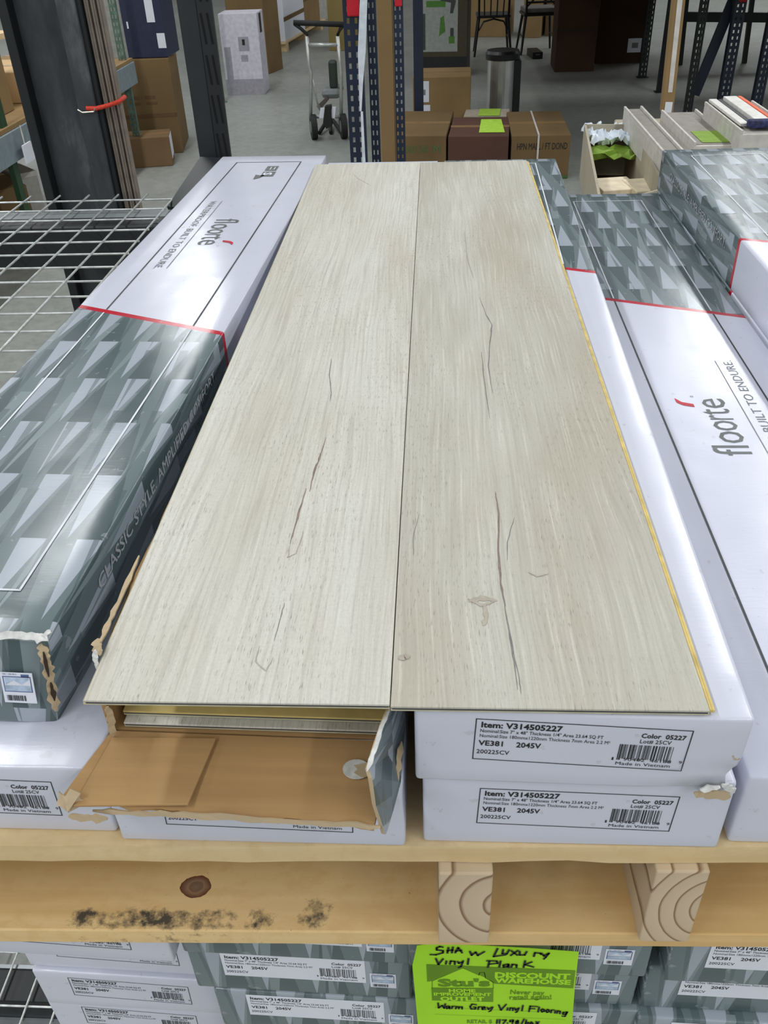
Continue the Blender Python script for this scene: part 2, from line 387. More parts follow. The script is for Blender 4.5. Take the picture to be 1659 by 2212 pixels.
def slogan_print():
    p = Print(); yb = -L/2
    p.text('WATERPROOF. BUILT TO ENDURE.', .0445, yb+.283, .297, .0098, 0, .0, (0, 1), (-1, 0))
    p.rect(.0262, yb+.283, .0272, yb+.580, 0)
    # small maker's mark near the white end
    p.rect(-.024, yb+.075, -.004, yb+.105, 1); p.poly([(.006, yb+.13), (.004, yb+.16), (-.006, yb+.15), (-.012, yb+.128), (-.004, yb+.136)], 1)
    p.rect(-.026, yb+.112, -.004, yb+.142, 1)
    p.text('S', -.007, yb+.118, .016, .014, 2, .03, (0, 1), (-1, 0)); p.rect(-.020, yb+.082, -.0185, yb+.099, 2); p.rect(-.013, yb+.082, -.0115, yb+.099, 2)
    return p.mesh('slogan_print', [INKG, LOGOG, LBL], (0, 0, H), (1, 0, 0), (0, 1, 0))
def side_print():
    p = Print()
    for k, (du, dv) in enumerate(((0, 0), (.0005, 0), (0, .0004), (.0005, .0004))): p.text('CLASSIC STYLE. AMPLIFIED COMFORT.', .080+du, .038+dv, .345, .0120, k, 0)
    return p.mesh('side_lettering', [SLIV]*4, (-W/2, L/2, 0), (0, -1, 0), (0, 0, 1))
BAR = [random.choice((1, 1, 2, 3)) for _ in range(60)]
def label_print(p, framed, m=0):
    """u from frame left, v down from frame top"""
    if framed: p.frame(0, -.0362, .1245, 0, .0006, m)
    p.text('Item: V314505227', .0035, -.0072, .047, .0046, m, .028)
    p.text('Nominal:Size 7" x 48" Thickness 1/4" Area 23.64 SQ FT', .0032, -.0116, .0715, .0028, m, .004)
    p.text('Nominal:Size 180mmx1220mm Thickness 7mm Area 2.2 M²', .0032, -.0159, .0760, .0028, m, 0)
    p.text('VE381', .0028, -.0232, .0145, .0044, m, .02); p.text('2045V', .0252, -.0232, .0145, .0044, m, .02)
    p.text('200225CV', .0022, -.0306, .0195, .0036, m, .006)
    p.text('Color  05227', .0960, -.0085, .0255, .0037, m, .022); p.text('Lot# 25CV', .0960, -.0132, .0180, .0033, m, .004)
    u = .0850
    for i, b in enumerate(BAR):
        bw = .00030*b
        if i % 2 == 0: p.rect(u, -.0278 if i not in (0, 2, 26, 28, 56, 58) else -.0290, u+bw, -.0150, m)
        u += bw+.00004
        if u > .1205: break
    p.text('1', .0822, -.0296, .0010, .0026, m); p.text('90402', .0890, -.0296, .0125, .0026, m); p.text('46188', .1045, -.0296, .0125, .0026, m); p.text('9', .1214, -.0296, .0018, .0026, m)
    p.text('Made in Vietnam', .0850, -.0336, .0320, .0028, m, 0)
TILT = math.radians(-2.2)
def white_label():
    p = Print(); label_print(p, True)
    U = Vector((math.cos(TILT), 0, math.sin(TILT))); V = Vector((-U.z, 0, U.x))
    return p.mesh('item_label', [INK], (-.0605, -L/2, H-.0092), U, V)
def grey_label():
    p = Print(); p.poly([(0, -.0362), (.1245, -.0362), (.1245, .0012), (0, .0012)], 0); label_print(p, False, 1)
    return p.mesh('item_label', [LBL, INK], (.0675, L/2, H-.0065), (-1, 0, 0), (0, 0, 1))
STB = plain('sticker_blue', (86, 104, 150), .4); STP = plain('sticker_pale_blue', (176, 194, 214), .35, var=.12, vs=150)
def sticker():
    p = Print(); p.rect(0, 0, .0225, .0235, 0); p.frame(.0015, .0085, .021, .0205, .0007, 1); p.rect(.0022, .0092, .0203, .0135, 2)
    p.poly([(.003, .0140), (.009, .0175), (.014, .0145), (.0195, .0185), (.0195, .0195), (.003, .0195)], 2); p.rect(.0145, .0200, .0200, .0222, 1)
    p.text('000 1 000 00 0', .002, .0215, .0095, .0012, 1)
    u = .0025
    for i in range(26):
        bw = random.choice((.0003, .0005, .0007))
        if i % 2 == 0: p.rect(u, .0018, u+bw, .0060, 3)
        u += bw
        if u > .0200: break
    return p.mesh('barcode_sticker', [LBL, STB, STP, INK], (-.0605, L/2, H-.0490), (-1, 0, 0), (0, 0, 1))
ME = dict(frame_line=top_print(), logo_print=logo_print(), slogan_print=slogan_print(), side_lettering=side_print(), white_label=white_label(), grey_label=grey_label(), barcode_sticker=sticker())
def carton(label, x, yf, zb, flip=False, rz=0., key='std', fn=None, parts='flsgwkb', group='flooring cartons', mesh=None):
    """x centre, yf front face, zb base; flip puts the grey end towards the camera"""
    t = thing('flooring_carton', label, 'box', (x-L/2*math.sin(math.radians(rz)), yf+L/2, zb), (math.pi if flip else 0)+math.radians(rz), group)
    link('carton_body', mesh or body_mesh(key, fn), t)
    if 'f' in parts: link('frame_line', ME['frame_line'], t)
    if 'l' in parts: link('logo_print', ME['logo_print'], t)
    if 's' in parts: link('slogan_print', ME['slogan_print'], t)
    if 'g' in parts: link('side_lettering', ME['side_lettering'], t)
    if 'w' in parts: link('item_label', ME['white_label'], t)
    if 'k' in parts: link('item_label', ME['grey_label'], t)
    if 'b' in parts: link('barcode_sticker', ME['barcode_sticker'], t)
    return t
Z1 = -.1385; Z2 = -.0704; ZT = -.0058         # bases of the layers on the pallet; underside of the display planks
Hs = (ZT-Z2-.0002)/H
SC_Z = 1
# upper pallet, lower layer
g1 = 'flooring cartons on the upper pallet'
def crush(x, y, z):                               # C2: crumpled lower right front corner
    d = math.exp(-(((x-.0965)/.03)**2+((y+.6275)/.03)**2+((z-.004)/.018)**2))
    n = math.sin(x*900+z*700)*.3+math.sin(z*1500)*.3
    s = -.006*(x/.0965)*(1-z/.068) if y < -.55 else 0
    return (x-d*(.005+.004*n), y+d*(.003+.003*n), z*Hs*1.0+d*.003*n)
def sag(x, y, z): return (x, y, z*Hs)
def ripple(x, y, z):
    return (x+.0006*math.sin(y*60+z*90), y, z+(.0008*math.sin(y*24)*math.cos(x*30) if z > .06 else 0))
carton('white-ended flooring carton at far left of the bottom layer, half under the grey battered carton', -.2880, .006, Z1, parts='fw', group=g1, key='rip', fn=ripple)
b1 = carton('white-ended flooring carton under the opened carton, its label mostly hidden by the torn flap', -.0905, 0, Z1, parts='w', group=g1, key='rip')
carton('white-ended labelled flooring carton between the pallet and the carton under the right display plank', .1145, .004, Z1, parts='w', group=g1)
carton('flooring carton with white logo top, right of the display planks in the bottom layer', .3150, .008, Z1, rz=-.4, group=g1)
carton('bottom layer carton at far right, hidden under the raised grey patterned carton', .5170, .02, Z1, parts='f', group=g1)
for c_ in b1.children:
    if c_.name.startswith('item_label'): c_.location.z -= .003
# upper layer
c2 = carton('crumpled white-ended flooring carton carrying the right display plank, label facing out', .1100, -.0005, Z2, rz=-1.25, key='crush', fn=crush, parts='fsgw', group=g1)
def dentA(x, y, z):
    d = math.exp(-(((x+.0965)/.02)**2+((y-.6275)/.035)**2))
    k = .016*(1-z/.068)*math.exp(-(.6275-y)/.06) if y > 0 else 0      # foot of the battered front pushed out
    return (x+d*.004*(1-z/.068), y-d*.003+k, (z-d*.003)*.955)
rA = -2.44
a2 = carton('battered grey-ended flooring carton lying askew at the left, torn front corner', -.3215, .06, Z2, flip=True, rz=rA, key='dentA', fn=dentA, parts='flsgkb', group=g1)
carton('raised flooring carton at far right with grey patterned far half and slogan on its side', .5170, .025, Z2, group=g1)

piv = Matrix.Translation((0, L/2, H*.955))
for c_ in a2.children:
    if c_.name.startswith(('item_label', 'barcode_sticker')): c_.matrix_local = piv @ Matrix.Rotation(math.atan(.0165/.065), 4, 'X') @ Matrix.Translation((0, -L/2+.0008, -H))
    elif not c_.name.startswith('carton_body'): c_.scale = (1, 1, .957)
# ragged strips of torn board
def ragged(name, pts, wd, nrm, mat, parent=None, th=.0012, jit=.5, seed=1, sub=5):
    rn = random.Random(seed); P = [Vector(p) for p in pts]; Q = []
    for a, b in zip(P, P[1:]):
        for i in range(sub): Q.append(a.lerp(b, i/sub))
    Q.append(P[-1]); n = Vector(nrm).normalized(); L_, R_ = [], []
    for i, q in enumerate(Q):
        d = (Q[min(i+1, len(Q)-1)]-Q[max(i-1, 0)]).normalized(); s = n.cross(d).normalized()
        tp = min(1, .25+min(i, len(Q)-1-i)*.5)
        L_.append(q+s*wd*.5*tp*(1+rn.uniform(-jit, jit))+n*rn.uniform(0, wd*.12)); R_.append(q-s*wd*.5*tp*(1+rn.uniform(-jit, jit))+n*rn.uniform(0, wd*.12))
    v = L_+R_; k = len(Q); v += [p-n*th for p in L_]+[p-n*th for p in R_]; f = []
    for i in range(k-1):
        f += [(i, i+1, k+i+1, k+i), (2*k+i, 3*k+i, 3*k+i+1, 2*k+i+1), (i, 2*k+i, 2*k+i+1, i+1), (k+i, k+i+1, 3*k+i+1, 3*k+i)]
    f += [(0, k, 3*k, 2*k), (k-1, 3*k-1, 4*k-1, 2*k-1)]
    return mk(name, v, f, mat, parent)
def child_world(o, parent):
    """keep world-space vertices of o while parenting it"""
    bpy.context.view_layer.update()
    o.parent = parent; o.matrix_parent_inverse = parent.matrix_world.inverted(); return o
PEEL = plain('peeled_white_paper', (214, 214, 210), .8, var=.08, vs=200)
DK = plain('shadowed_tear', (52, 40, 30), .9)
for pts, wd, n, m, sd in (
    ([on(-30, 1372, 1, .057), on(45, 1372, 1, .057), on(100, 1376, 1, .0575)], .0042, (0, -.7, .7), PEEL, 3),
    ([on(70, 1380, 1, .056), on(96, 1378, 1, .056), on(104, 1360, 2, -.0072)], .0050, (0, -.6, .8), PEEL, 5),
    ([on(88, 1392, 1, .0545), on(98, 1420, 1, .0500), on(106, 1452, 1, .0475), on(114, 1492, 1, .0445), on(122, 1536, 1, .0415)], .0060, (.5, -1, 0), KR2, 9),
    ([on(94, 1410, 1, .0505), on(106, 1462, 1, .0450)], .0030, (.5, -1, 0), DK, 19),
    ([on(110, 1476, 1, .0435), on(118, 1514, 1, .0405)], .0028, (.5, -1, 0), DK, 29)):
    child_world(ragged('torn_edge', pts, wd, n, m, None, seed=sd), a2)
for pts, wd, n, m, sd in (
    ([on(1500, 1714, 1, -.004), on(1535, 1716, 1, -.003), on(1578, 1722, 1, -.001)], .0060, (0, -1, .1), KR2, 4),
    ([on(1560, 1695, 1, -.003), on(1575, 1702, 1, -.002), on(1586, 1712, 1, -.001)], .0040, (0, -1, .2), PEEL, 6),
    ([on(1582, 1632, 1, -.002), on(1598, 1640, 1, -.0015)], .0032, (0, -1, .2), KR2, 16),
    ([on(1512, 1706, 1, -.0045), on(1556, 1700, 1, -.0035)], .0045, (0, -1, .4), PEEL, 8)):
    child_world(ragged('torn_edge', pts, wd, n, m, None, seed=sd), c2)

# ------------------------------------------------------------------ vinyl planks
PW = .180
def vinyl(label, x0, x1, y0, ylen, ztop, mat, tongue=0, lip=0, rz=0, parent=None, name='vinyl_plank', group=None, loc=None, zth=False):
    t = thing(name, label, 'plank', loc or (0, 0, 0), rz, group)
    th = .0055 if zth is True else (zth or .0064)
    b = B(); b.box((x0, y0, ztop-.0016), (x1, y0+ylen, ztop), 0)
    o = b.make('wear_layer', mat, t, bevel=.0004)
    B().box((x0+.0008, y0+.0001, ztop-.0026), (x1-.0008, y0+ylen-.001, ztop-.0016)).make('core_seam', DARKLINE, t)
    b = B(); b.box((x0-(.0012 if lip else 0), y0+.0004, ztop-.0042), (x1, y0+ylen, ztop-.0026), 0)
    b.box((x0+.003, y0+.0022, ztop-th), (x1-.003, y0+ylen, ztop-.0043), 0)
    b.make('core', CORE2, t, bevel=.0003)
    if tongue:
        b = B(); b.box((x1, y0+.002, ztop-.0040), (x1+.0022, y0+ylen, ztop-.0014), 0); b.box((x1+.0021, y0+.0025, ztop-.0046), (x1+.0040, y0+ylen, ztop-.0020), 0)
        b.make('tongue', CORE, t, bevel=.0006)
    if lip: B().box((x0-.0013, y0+.001, ztop-.0040), (x0, y0+ylen, ztop-.0014)).make('locking_lip', CORE2, t, bevel=.0003)
    return t
pl = vinyl('left pale grey oak-look vinyl display plank lying on the opened carton', -PW, -.0003, -.0005, 1.222, .0004, PLK1, lip=1, zth=True)
pr = vinyl('right display plank with yellow tongue edge, lying on the white crumpled carton', +.0003, PW, -.0015, 1.222, 0, PLK2, tongue=1, zth=True)
CRK = plain('crack_print_brown', (134, 118, 106), .7, var=.1, vs=200); CRG = plain('crack_print_grey', (124, 122, 118), .7, var=.1, vs=200); CRL = plain('crack_print_soft', (172, 164, 149), .7, var=.06, vs=200)
def cracks(parent, ztop, items):
    by = {}
    for ci, (m, wmm, pts) in enumerate(items):
        P3 = [on(x, y, 2, ztop) for x, y in pts]; p = Print()
        Q = []
        rn = random.Random(len(pts)*7+int(pts[0][0]))
        for a, b in zip(P3, P3[1:]):
            for i in range(4):
                q = a.lerp(b, i/4); Q.append((q.x+rn.uniform(-.0003, .0003), q.y))
        Q.append((P3[-1].x, P3[-1].y)); n = len(Q)
        Lf, Rt = [], []
        for i, q in enumerate(Q):
            a, b = Vector(Q[max(i-1, 0)]), Vector(Q[min(i+1, n-1)]); d = (b-a).normalized()
            wd = wmm*.001*math.sin(math.pi*(i+.4)/(n-.2))**.6*rn.uniform(.6, 1.3)/2
            Lf.append((q[0]-d.y*wd, q[1]+d.x*wd)); Rt.append((q[0]+d.y*wd, q[1]-d.x*wd))
        for i in range(n-1): p.poly([Rt[i], Rt[i+1], Lf[i+1], Lf[i]])
        p.put('grain_crack', [m], (0, 0, ztop), (1, 0, 0), (0, 1, 0), parent, off=.00008+.00003*ci)

cracks(pl, .0004, [
    (CRK, 1.7, [(704, 945), (690, 990), (678, 1020), (669, 1062)]), (CRK, 1.5, [(662, 1055), (648, 1100), (636, 1140), (627, 1175)]),
    (CRK, .6, [(615, 1302), (606, 1335), (592, 1385)]), (CRG, .9, [(716, 775), (712, 810), (716, 850), (713, 868)]),
    (CRL, .7, [(760, 372), (772, 385), (790, 395), (800, 400)]),
    (CRL, .8, [(627, 1175), (622, 1205), (640, 1195), (655, 1150)]), (CRL, .8, [(560, 1395), (552, 1430), (575, 1450), (590, 1420)])])
cracks(pr, 0, [
    (CRG, 1.3, [(1035, 640), (1050, 680), (1063, 702), (1058, 740), (1055, 790), (1064, 850)]), (CRG, .8, [(1040, 760), (1045, 810), (1058, 905)]),
    (CRK, 1.9, [(1070, 1062), (1078, 1110), (1076, 1190), (1082, 1260), (1092, 1310)]), (CRG, .8, [(1082, 1262), (1092, 1320), (1102, 1380), (1110, 1430), (1118, 1490)]),
    (CRG, .6, [(1110, 1118), (1097, 1170), (1096, 1210)]), (CRG, .5, [(1098, 1345), (1108, 1400), (1122, 1470), (1126, 1500)]), (CRG, .4, [(905, 1110), (892, 1160), (893, 1200)]),
    (CRL, 5.0, [(1012, 1300), (1040, 1292), (1074, 1298)]), (CRL, 2.6, [(1010, 1294), (1040, 1308), (1068, 1300)]), (CRL, 3.2, [(1047, 1305), (1050, 1335), (1044, 1352)]),
    (CRL, 1., [(1140, 1236), (1160, 1246), (1185, 1240)]), (CRL, .9, [(1004, 500), (1010, 560), (1022, 600)]), (CRL, 5., [(862, 1425), (875, 1418), (884, 1422)])])

# ------------------------------------------------------------------ opened carton
oc = thing('opened_flooring_carton', 'opened flooring carton under the left display plank, front torn open showing planks inside', 'box', (-.0925+.0135, .032+L/2, Z2), math.radians(-1.25))
x0, x1, yy0, yy1 = -.0975, .0955, -L/2, L/2-.02
def shell(name, a, b, inner_axis, sgn):
    """outer printed skin and inner kraft skin"""
    bb = B(); bb.box(a, b, 0); o = bb.make(name, CARTON, oc, rz=0)
    return o
# printed walls are turned half round: mesh is built flipped so the grey half faces the camera
def flipbox(name, a, b, mat, par=oc):
    o = B().box((-b[0], -b[1], a[2]), (-a[0], -a[1], b[2])).make(name, mat, par); o.rotation_euler = (0, 0, math.pi); return o
def wall_torn(name, xa, xb, sgn, seed):
    """side wall with ragged upper edge (built flipped, then turned round)"""
    rn = random.Random(seed); N = 60; v = []; f = []
    for i in range(N+1):
        y = yy0+(yy1-yy0)*i/N; z = .0605
        if y < yy0+.16: z += rn.uniform(-.004, .001)-(.010 if y < yy0+.03 else 0)
        v += [(-xa, -y, 0), (-xb, -y, 0), (-xb, -y, z), (-xa, -y, z)]
    for i in range(N):
        a = i*4
        for k in range(4): f.append((a+k, a+(k+1) % 4, a+4+(k+1) % 4, a+4+k))
    f += [(3, 2, 1, 0), (N*4, N*4+1, N*4+2, N*4+3)]
    mi = [0]*len(f)
    for i in range(N): mi[i*4+(1 if sgn < 0 else 3)] = 1; mi[i*4+2] = 1
    mi[-2] = 1
    o = mk(name, v, f, [CARTON, KR], oc, mi); o.rotation_euler = (0, 0, math.pi); return o
wall_torn('side_wall', x0, x0+.0035, -1, 2)
wall_torn('side_wall', x1-.0035, x1, 1, 3)
flipbox('end_wall', (x0+.0036, yy1-.004, 0), (x1-.0036, yy1, .0605), CARTON)
flipbox('base_panel', (x0+.0036, yy0+.002, .0003), (x1-.0036, yy1-.0042, .0025), KR)
flipbox('lid_panel', (x0, yy0+.24, .0595), (x1, yy1, .0612), CARTON)
# planks inside
cg = 'vinyl planks packed inside the opened carton'
zb = Z2+.0038
cont = [('lowest plank inside the opened carton, grey face up', 0, .000, PLK1), ('plank lying face down inside the opened carton, yellow back up', .0056, -.002, None), ('plank resting on the yellow-backed one inside the opened carton', .0128, .003, PLK2),
        ('fourth plank from the bottom inside the opened carton, in the shadow of the display plank', .0150, .0, PLK1), ('topmost plank inside the opened carton, nearly hidden by the display plank', .0165, .001, PLK2)]
YB = plain('yellow_underlay', (208, 186, 118), .7, var=.07, vs=40)
for i, (lb, dy, dx, m) in enumerate(cont):
    vinyl(lb, -.0885, .0875, -.61, 1.2, .0049, m or YB, zth=.0047, loc=(-.0915+.0130+dx*.3, .0345+.61+dy, zb+i*.0050), rz=math.radians(-1.25-.05*i), group=cg)
# torn front flap lying out over the carton below
def flap():
    b = B(); NX, NY = 26, 6
    xa0, xa1 = -.1885, -.0005; rn = random.Random(5); top = []; bot = []
    for j in range(NY+1):
        for i in range(NX+1):
            s = i/NX; t = j/NY
            xl = xa0+(-.206-xa0)*t; xr = xa1+(-.0105-xa1)*t
            x = xl+(xr-xl)*s
            y0_ = .0340-.004*s; y1_ = -.0180-.0130*s**.8+(rn.uniform(-.0013, .0013) if j == NY else 0)
            y = y0_+(y1_-y0_)*t
            z = Z2+.0034+(-.003*t*t)+.0012*math.sin(s*9)*t-(.0015*s)
            if j == 0: z += .0002
            top.append((x, y, z)); bot.append((x, y, z-.0032))
    v = top+bot; k = len(top); f = []
    def id(i, j): return j*(NX+1)+i
    for j in range(NY):
        for i in range(NX):
            f.append((id(i, j), id(i, j+1), id(i+1, j+1), id(i+1, j))); f.append((id(i, j)+k, id(i+1, j)+k, id(i+1, j+1)+k, id(i, j+1)+k))
    for i in range(NX): f += [(id(i, 0), id(i+1, 0), id(i+1, 0)+k, id(i, 0)+k), (id(i+1, NY), id(i, NY), id(i, NY)+k, id(i+1, NY)+k)]
    for j in range(NY): f += [(id(0, j+1), id(0, j), id(0, j)+k, id(0, j+1)+k), (id(NX, j), id(NX, j+1), id(NX, j+1)+k, id(NX, j)+k)]
    return mk('front_flap', v, f, KR, None)
child_world(flap(), oc)
# inner tuck board on the left part of the flap
zf = Z2+.0056
q = [on(243, 1592, 2, zf), on(158, 1740, 2, zf-.0022), on(406, 1737, 2, zf-.0016), on(467, 1594, 2, zf)]
child_world(B().slab(q, (0, 0, 1), .0018).make('inner_tuck_flap', KR, bevel=.0004), oc)
for pts, wd, n, m, sd in (
    ([on(200, 1752, 1, -.0215), on(300, 1757, 1, -.0240), on(420, 1763, 1, -.0265), on(560, 1771, 1, -.0290), on(700, 1780, 1, -.0305), on(822, 1787, 1, -.0320)], .0040, (0, -1, .2), KR2, 12),
    ([on(125, 1735, 1, -.020), on(150, 1728, 1, -.022), on(172, 1742, 1, -.0215)], .011, (0, -.8, .6), KR2, 13),
    ([on(148, 1762, 1, -.027), on(190, 1768, 1, -.028), on(232, 1770, 1, -.028)], .0052, (0, -1, .2), KR2, 14),
    ([on(232, 1528, 1, .028), on(240, 1560, 1, .028), on(243, 1592, 1, .028)], .0042, (.3, -1, 0), KR2, 15),
    ([on(300, 1200, 2, -.0085), on(262, 1290, 2, -.0088), on(236, 1340, 2, -.0088), on(214, 1392, 2, -.009)], .0036, (-.2, 0, 1), KR2, 16),
    ([on(212, 1380, 1, .045), on(208, 1400, 1, .040), on(218, 1415, 1, .036)], .006, (-.2, -1, .4), KR2, 17),
    ([on(204, 1405, 1, .032), on(206, 1428, 1, .031), on(212, 1450, 1, .030)], .0035, (-.6, -1, 0), PEEL, 18)):
    child_world(ragged('torn_edge', pts, wd, n, m, None, seed=sd), oc)
# glue spot
zg = Z2+.0040
gp = [on(740+30*(1-math.cos(a))+0, 1661-21*math.sin(a), 2, zg) for a in [i*math.pi/9 for i in range(18)]]
child_world(B().slab([Vector((p.x, p.y, zg)) for p in gp][::-1] if True else gp, (0, 0, 1), .0007).make('glue_spot', PEEL), oc)
gp = [on(x, y, 2, zg+.0003) for x, y in ((764, 1653), (790, 1648), (800, 1660), (799, 1675), (780, 1679), (764, 1669), (772, 1662))]
child_world(B().slab(gp, (0, 0, 1), .0006).make('glue_tear', KR2), oc)
# grey side flap folded forward
Hh = [Vector((.0042, .0300, -.0095)), Vector((.0062, .0300, -.0220)), Vector((.0070, .0290, -.0480)), Vector((.0060, .0270, -.0660))]
Ff = [on(846, 1527, 1, .010), on(828, 1570, 1, -.004), on(812, 1620, 1, -.018), on(798, 1662, 1, -.028)]
Lf = [on(804, 1680, 1, -.0300), on(812, 1740, 1, -.031), on(832, 1803, 1, -.0315)]
Rf = [on(866, 1690, 1, -.004), on(850, 1750, 1, -.018), on(835, 1800, 1, -.0310)]
v = []; f = []
rows = [(Hh[0], Ff[0]), (Hh[1], Ff[1]), (Hh[2], Ff[2]), (Hh[3], Ff[3]), (Rf[0], Lf[0]), (Rf[1], Lf[1]), (Rf[2], Lf[2])]
for a, b in rows:
    for i in range(4): v.append(b.lerp(a, i/3))
for j in range(len(rows)-1):
    for i in range(3): f.append((j*4+i, (j+1)*4+i, (j+1)*4+i+1, j*4+i+1))
o = mk('side_flap', v, f, [CARTON_GRAY, KR2], None)
md = o.modifiers.new('t', 'SOLIDIFY'); md.thickness = .0026; md.offset = -1; md.material_offset = 0; md.material_offset_rim = 1
child_world(o, oc)
child_world(ragged('flap_edge', [p+Vector((-.0012, -.0012, 0)) for p in Ff], .0026, (-.4, -1, .3), PEEL, None, th=.0010, jit=.3, seed=31), oc)
child_world(ragged('peeled_patch', [on(868, 1602, 1, .016), on(861, 1650, 1, .003), on(855, 1695, 1, -.008)], .0040, (.3, -1, .1), KR2, None, th=.0008, jit=.35, seed=32), oc)

# ------------------------------------------------------------------ pallet under the boxes
PA = lin
WD1 = wood('pallet_pine', (232, 210, 168), (208, 180, 132))
kn = on(427, 1905, 2, -.245)
WD2 = wood('pallet_bottom_board', (232, 202, 146), (212, 176, 118), knot=(kn.x, kn.y, .0125), mold=[(-.262, -.085, -.004, .022, .95), (-.083, -.045, -.002, .034, .9)])
PX0, PX1, PY = -.43, .66, 1.24
pal = thing('wooden_pallet', 'pine pallet carrying the opened flooring cartons, knotty lower board with dark mould', 'pallet', (0, 0, 0), math.radians(1.3))
for i, (a, b) in enumerate(((0, .14), (.20, .29), (.36, .45), (.52, .61), (.69, .78), (.86, .95), (1.02, 1.24))):
    bb = B(); n = 40; rn = random.Random(i+3); v = []
    # front lower edge chipped a little
    for k in range(n+1):
        x = PX0+(PX1-PX0)*k/n; ch = (.0025 if (i == 0 and .085 < x < .125) else 0)+rn.uniform(0, .0008)
        yf = a+rn.uniform(-.0006, .0006)
        v += [(x, yf, -.1565+ch), (x, b, -.1565), (x, b, -.1385), (x, yf, -.1385)]
    f = []
    for k in range(n):
        for m in range(4): f.append((k*4+m, k*4+4+m, k*4+4+(m+1) % 4, k*4+(m+1) % 4))
    f += [(0, 1, 2, 3), (n*4+3, n*4+2, n*4+1, n*4)]
    mk('deck_board', v, f, WD1, pal)
for i, (xc, yf, wd, rg) in enumerate(((-.40, -.006, .038, (.03, .01, 95)), (.0465, -.008, .0365, (.026, .006, 62)), (.1910, -.006, .0355, (.030, .000, 95)), (.64, -.004, .038, (.03, .01, 95)))):
    t = wood('stringer_end_grain_%d' % i, (206, 186, 156), (206, 178, 134), rings=rg, axis=1)
    o = B().box((-wd/2, yf, -.0450), (wd/2, PY, .0437)).make('stringer', t, pal, loc=(xc, 0, -.2005), bevel=.0015)
for i, (a, b) in enumerate(((0, .14), (.55, .69), (1.10, 1.24))):
    B().box((PX0, a, -.2635), (PX1, b, -.2456)).make('bottom_board', WD2 if i == 0 else WD1, pal, bevel=.0012)

# ------------------------------------------------------------------ lower stacks
ZL = -.2760
rowz = [ZL-.0692*(k+1) for k in range(13)]
lg = 'flooring cartons stacked beneath the pallet'; hid = 'flooring carton low in the stacks beneath the pallet, below what the photo shows'
stG = {0: ('grey-ended carton directly under the pallet, only its label foot showing left of the green sign', .029), 1: ('grey-ended carton with full white item label, second below the pallet left of the green sign', .034), 2: ('grey-ended carton at the bottom frame edge, left of the green sign', .033)}
for k in range(12):
    lb, yf = stG.get(k, (hid, .034))
    carton(lb, -.0905+(.014 if k > 1 else 0), yf, rowz[k], flip=True, rz=-1.4, parts='kb' if k < 4 else '', group=lg if k in stG else 'unseen flooring cartons')
stH = {0: ('grey-ended carton right behind the green sign, just under the pallet', .024, 0), 1: ('grey-ended carton behind the green sign, second below the pallet', .034, -.012), 2: ('grey-ended carton behind the green sign at the bottom frame edge, grey top edge worn', .030, -.014)}
for k in range(12):
    lb, yf, dx = stH.get(k, (hid, .034, 0))
    carton(lb, .1040-.004+(.010 if k > 1 else 0), yf, rowz[k], flip=True, rz=-1.0, parts='kb' if k < 4 else '', group=lg if k in stH else 'unseen flooring cartons')
stR = {0: ('grey-ended carton at the lower right, topmost of its stack under the pallet', .018, .012), 1: ('grey-ended carton at the lower right, second under the pallet, shifted left', .030, -.006), 2: ('grey-ended carton at the lower right frame corner, third under the pallet', .022, -.010)}
for k in range(12):
    lb, yf, dx = stR.get(k, (hid, .034, 0))
    carton(lb, .3010+dx*.4, yf, rowz[k], flip=True, rz=-1.2, parts='kb' if k < 4 else '', group=lg if k in stR else 'unseen flooring cartons')
rw = [-.3555-.0692*k for k in range(12)]
stW = {0: ('white carton end jutting forward at lower left, directly under the pallet', .030, -.001, -1.5), 1: ('white carton set back in the shadow under the jutting white one', .090, 0, -1.5), 2: ('white-ended carton at lower left whose whole label shows, in the set-back stack', .088, .002, -1.5), 3: ('white-ended carton at lower left frame edge, just below the fully labelled one', .084, .004, -1.5)}
for k in range(11):
    lb, yf, dx, rr = stW.get(k, (hid, .088, 0, -1.5))
    carton(lb, -.2905+dx, yf, rw[k]-.0008*k, rz=rr, parts='w' if k < 5 else '', group=lg if k in stW else 'unseen flooring cartons')
# base pallet carrying the stacks
bp = thing('base_pallet', 'pallet on the wire deck beneath the lower carton stacks', 'pallet', (0, 0, 0))
zt = rowz[11]-.0008
for a in (0.03, .32, .62, .92, 1.18): B().box((-.42, a, zt-.018), (.45, a+.1, zt)).make('deck_board', WD1, bp)
for xx in (-.36, .02, .40): B().box((xx-.02, .03, -1.3185), (xx+.02, 1.28, zt-.018)).make('stringer', WD1, bp)
zt2 = rw[10]-.008
bq = thing('spacer_board', 'plywood sheet beneath the set-back white cartons', 'board', (0, 0, 0)); B().box((-.40, .10, zt), (-.195, 1.3, zt2)).make('sheet', WD1, bq)

# ------------------------------------------------------------------ green price sign
GRN = plain('neon_green_paper', (166, 222, 48), .7, var=.03, vs=12, spec=.2); GRD = plain('dark_green_print', (104, 146, 36), .7, spec=.2)
YS = .0135
def sg(cx, cy): return on(880+cx/4.1475, 1980+cy/4.1475, 1, YS)
def sgl(cx, cy): p = sg(cx, cy); return (p.x, p.z)
sign = thing('price_sign', 'neon green handwritten price sign hanging below the pallet', 'sign', (0, 0, 0))
pts = [sg(85, 262), sg(250, 240), sg(400, 245), sg(1100, 285), sg(1535, 318), sg(1500, 640), sg(1480, 900), sg(1475, 1050), sg(1470, 1900), sg(150, 1900), sg(95, 980), sg(45, 440)]
B().slab(pts[::-1], (0, -1, 0), .0004).make('paper', GRN, sign)
p = Print()
def G(pts, m=1): p.poly([sgl(*q) for q in pts][::-1], m)
G([(170, 425), (1505, 480), (1485, 640), (780, 598), (700, 545), (490, 455), (215, 575), (178, 580)])
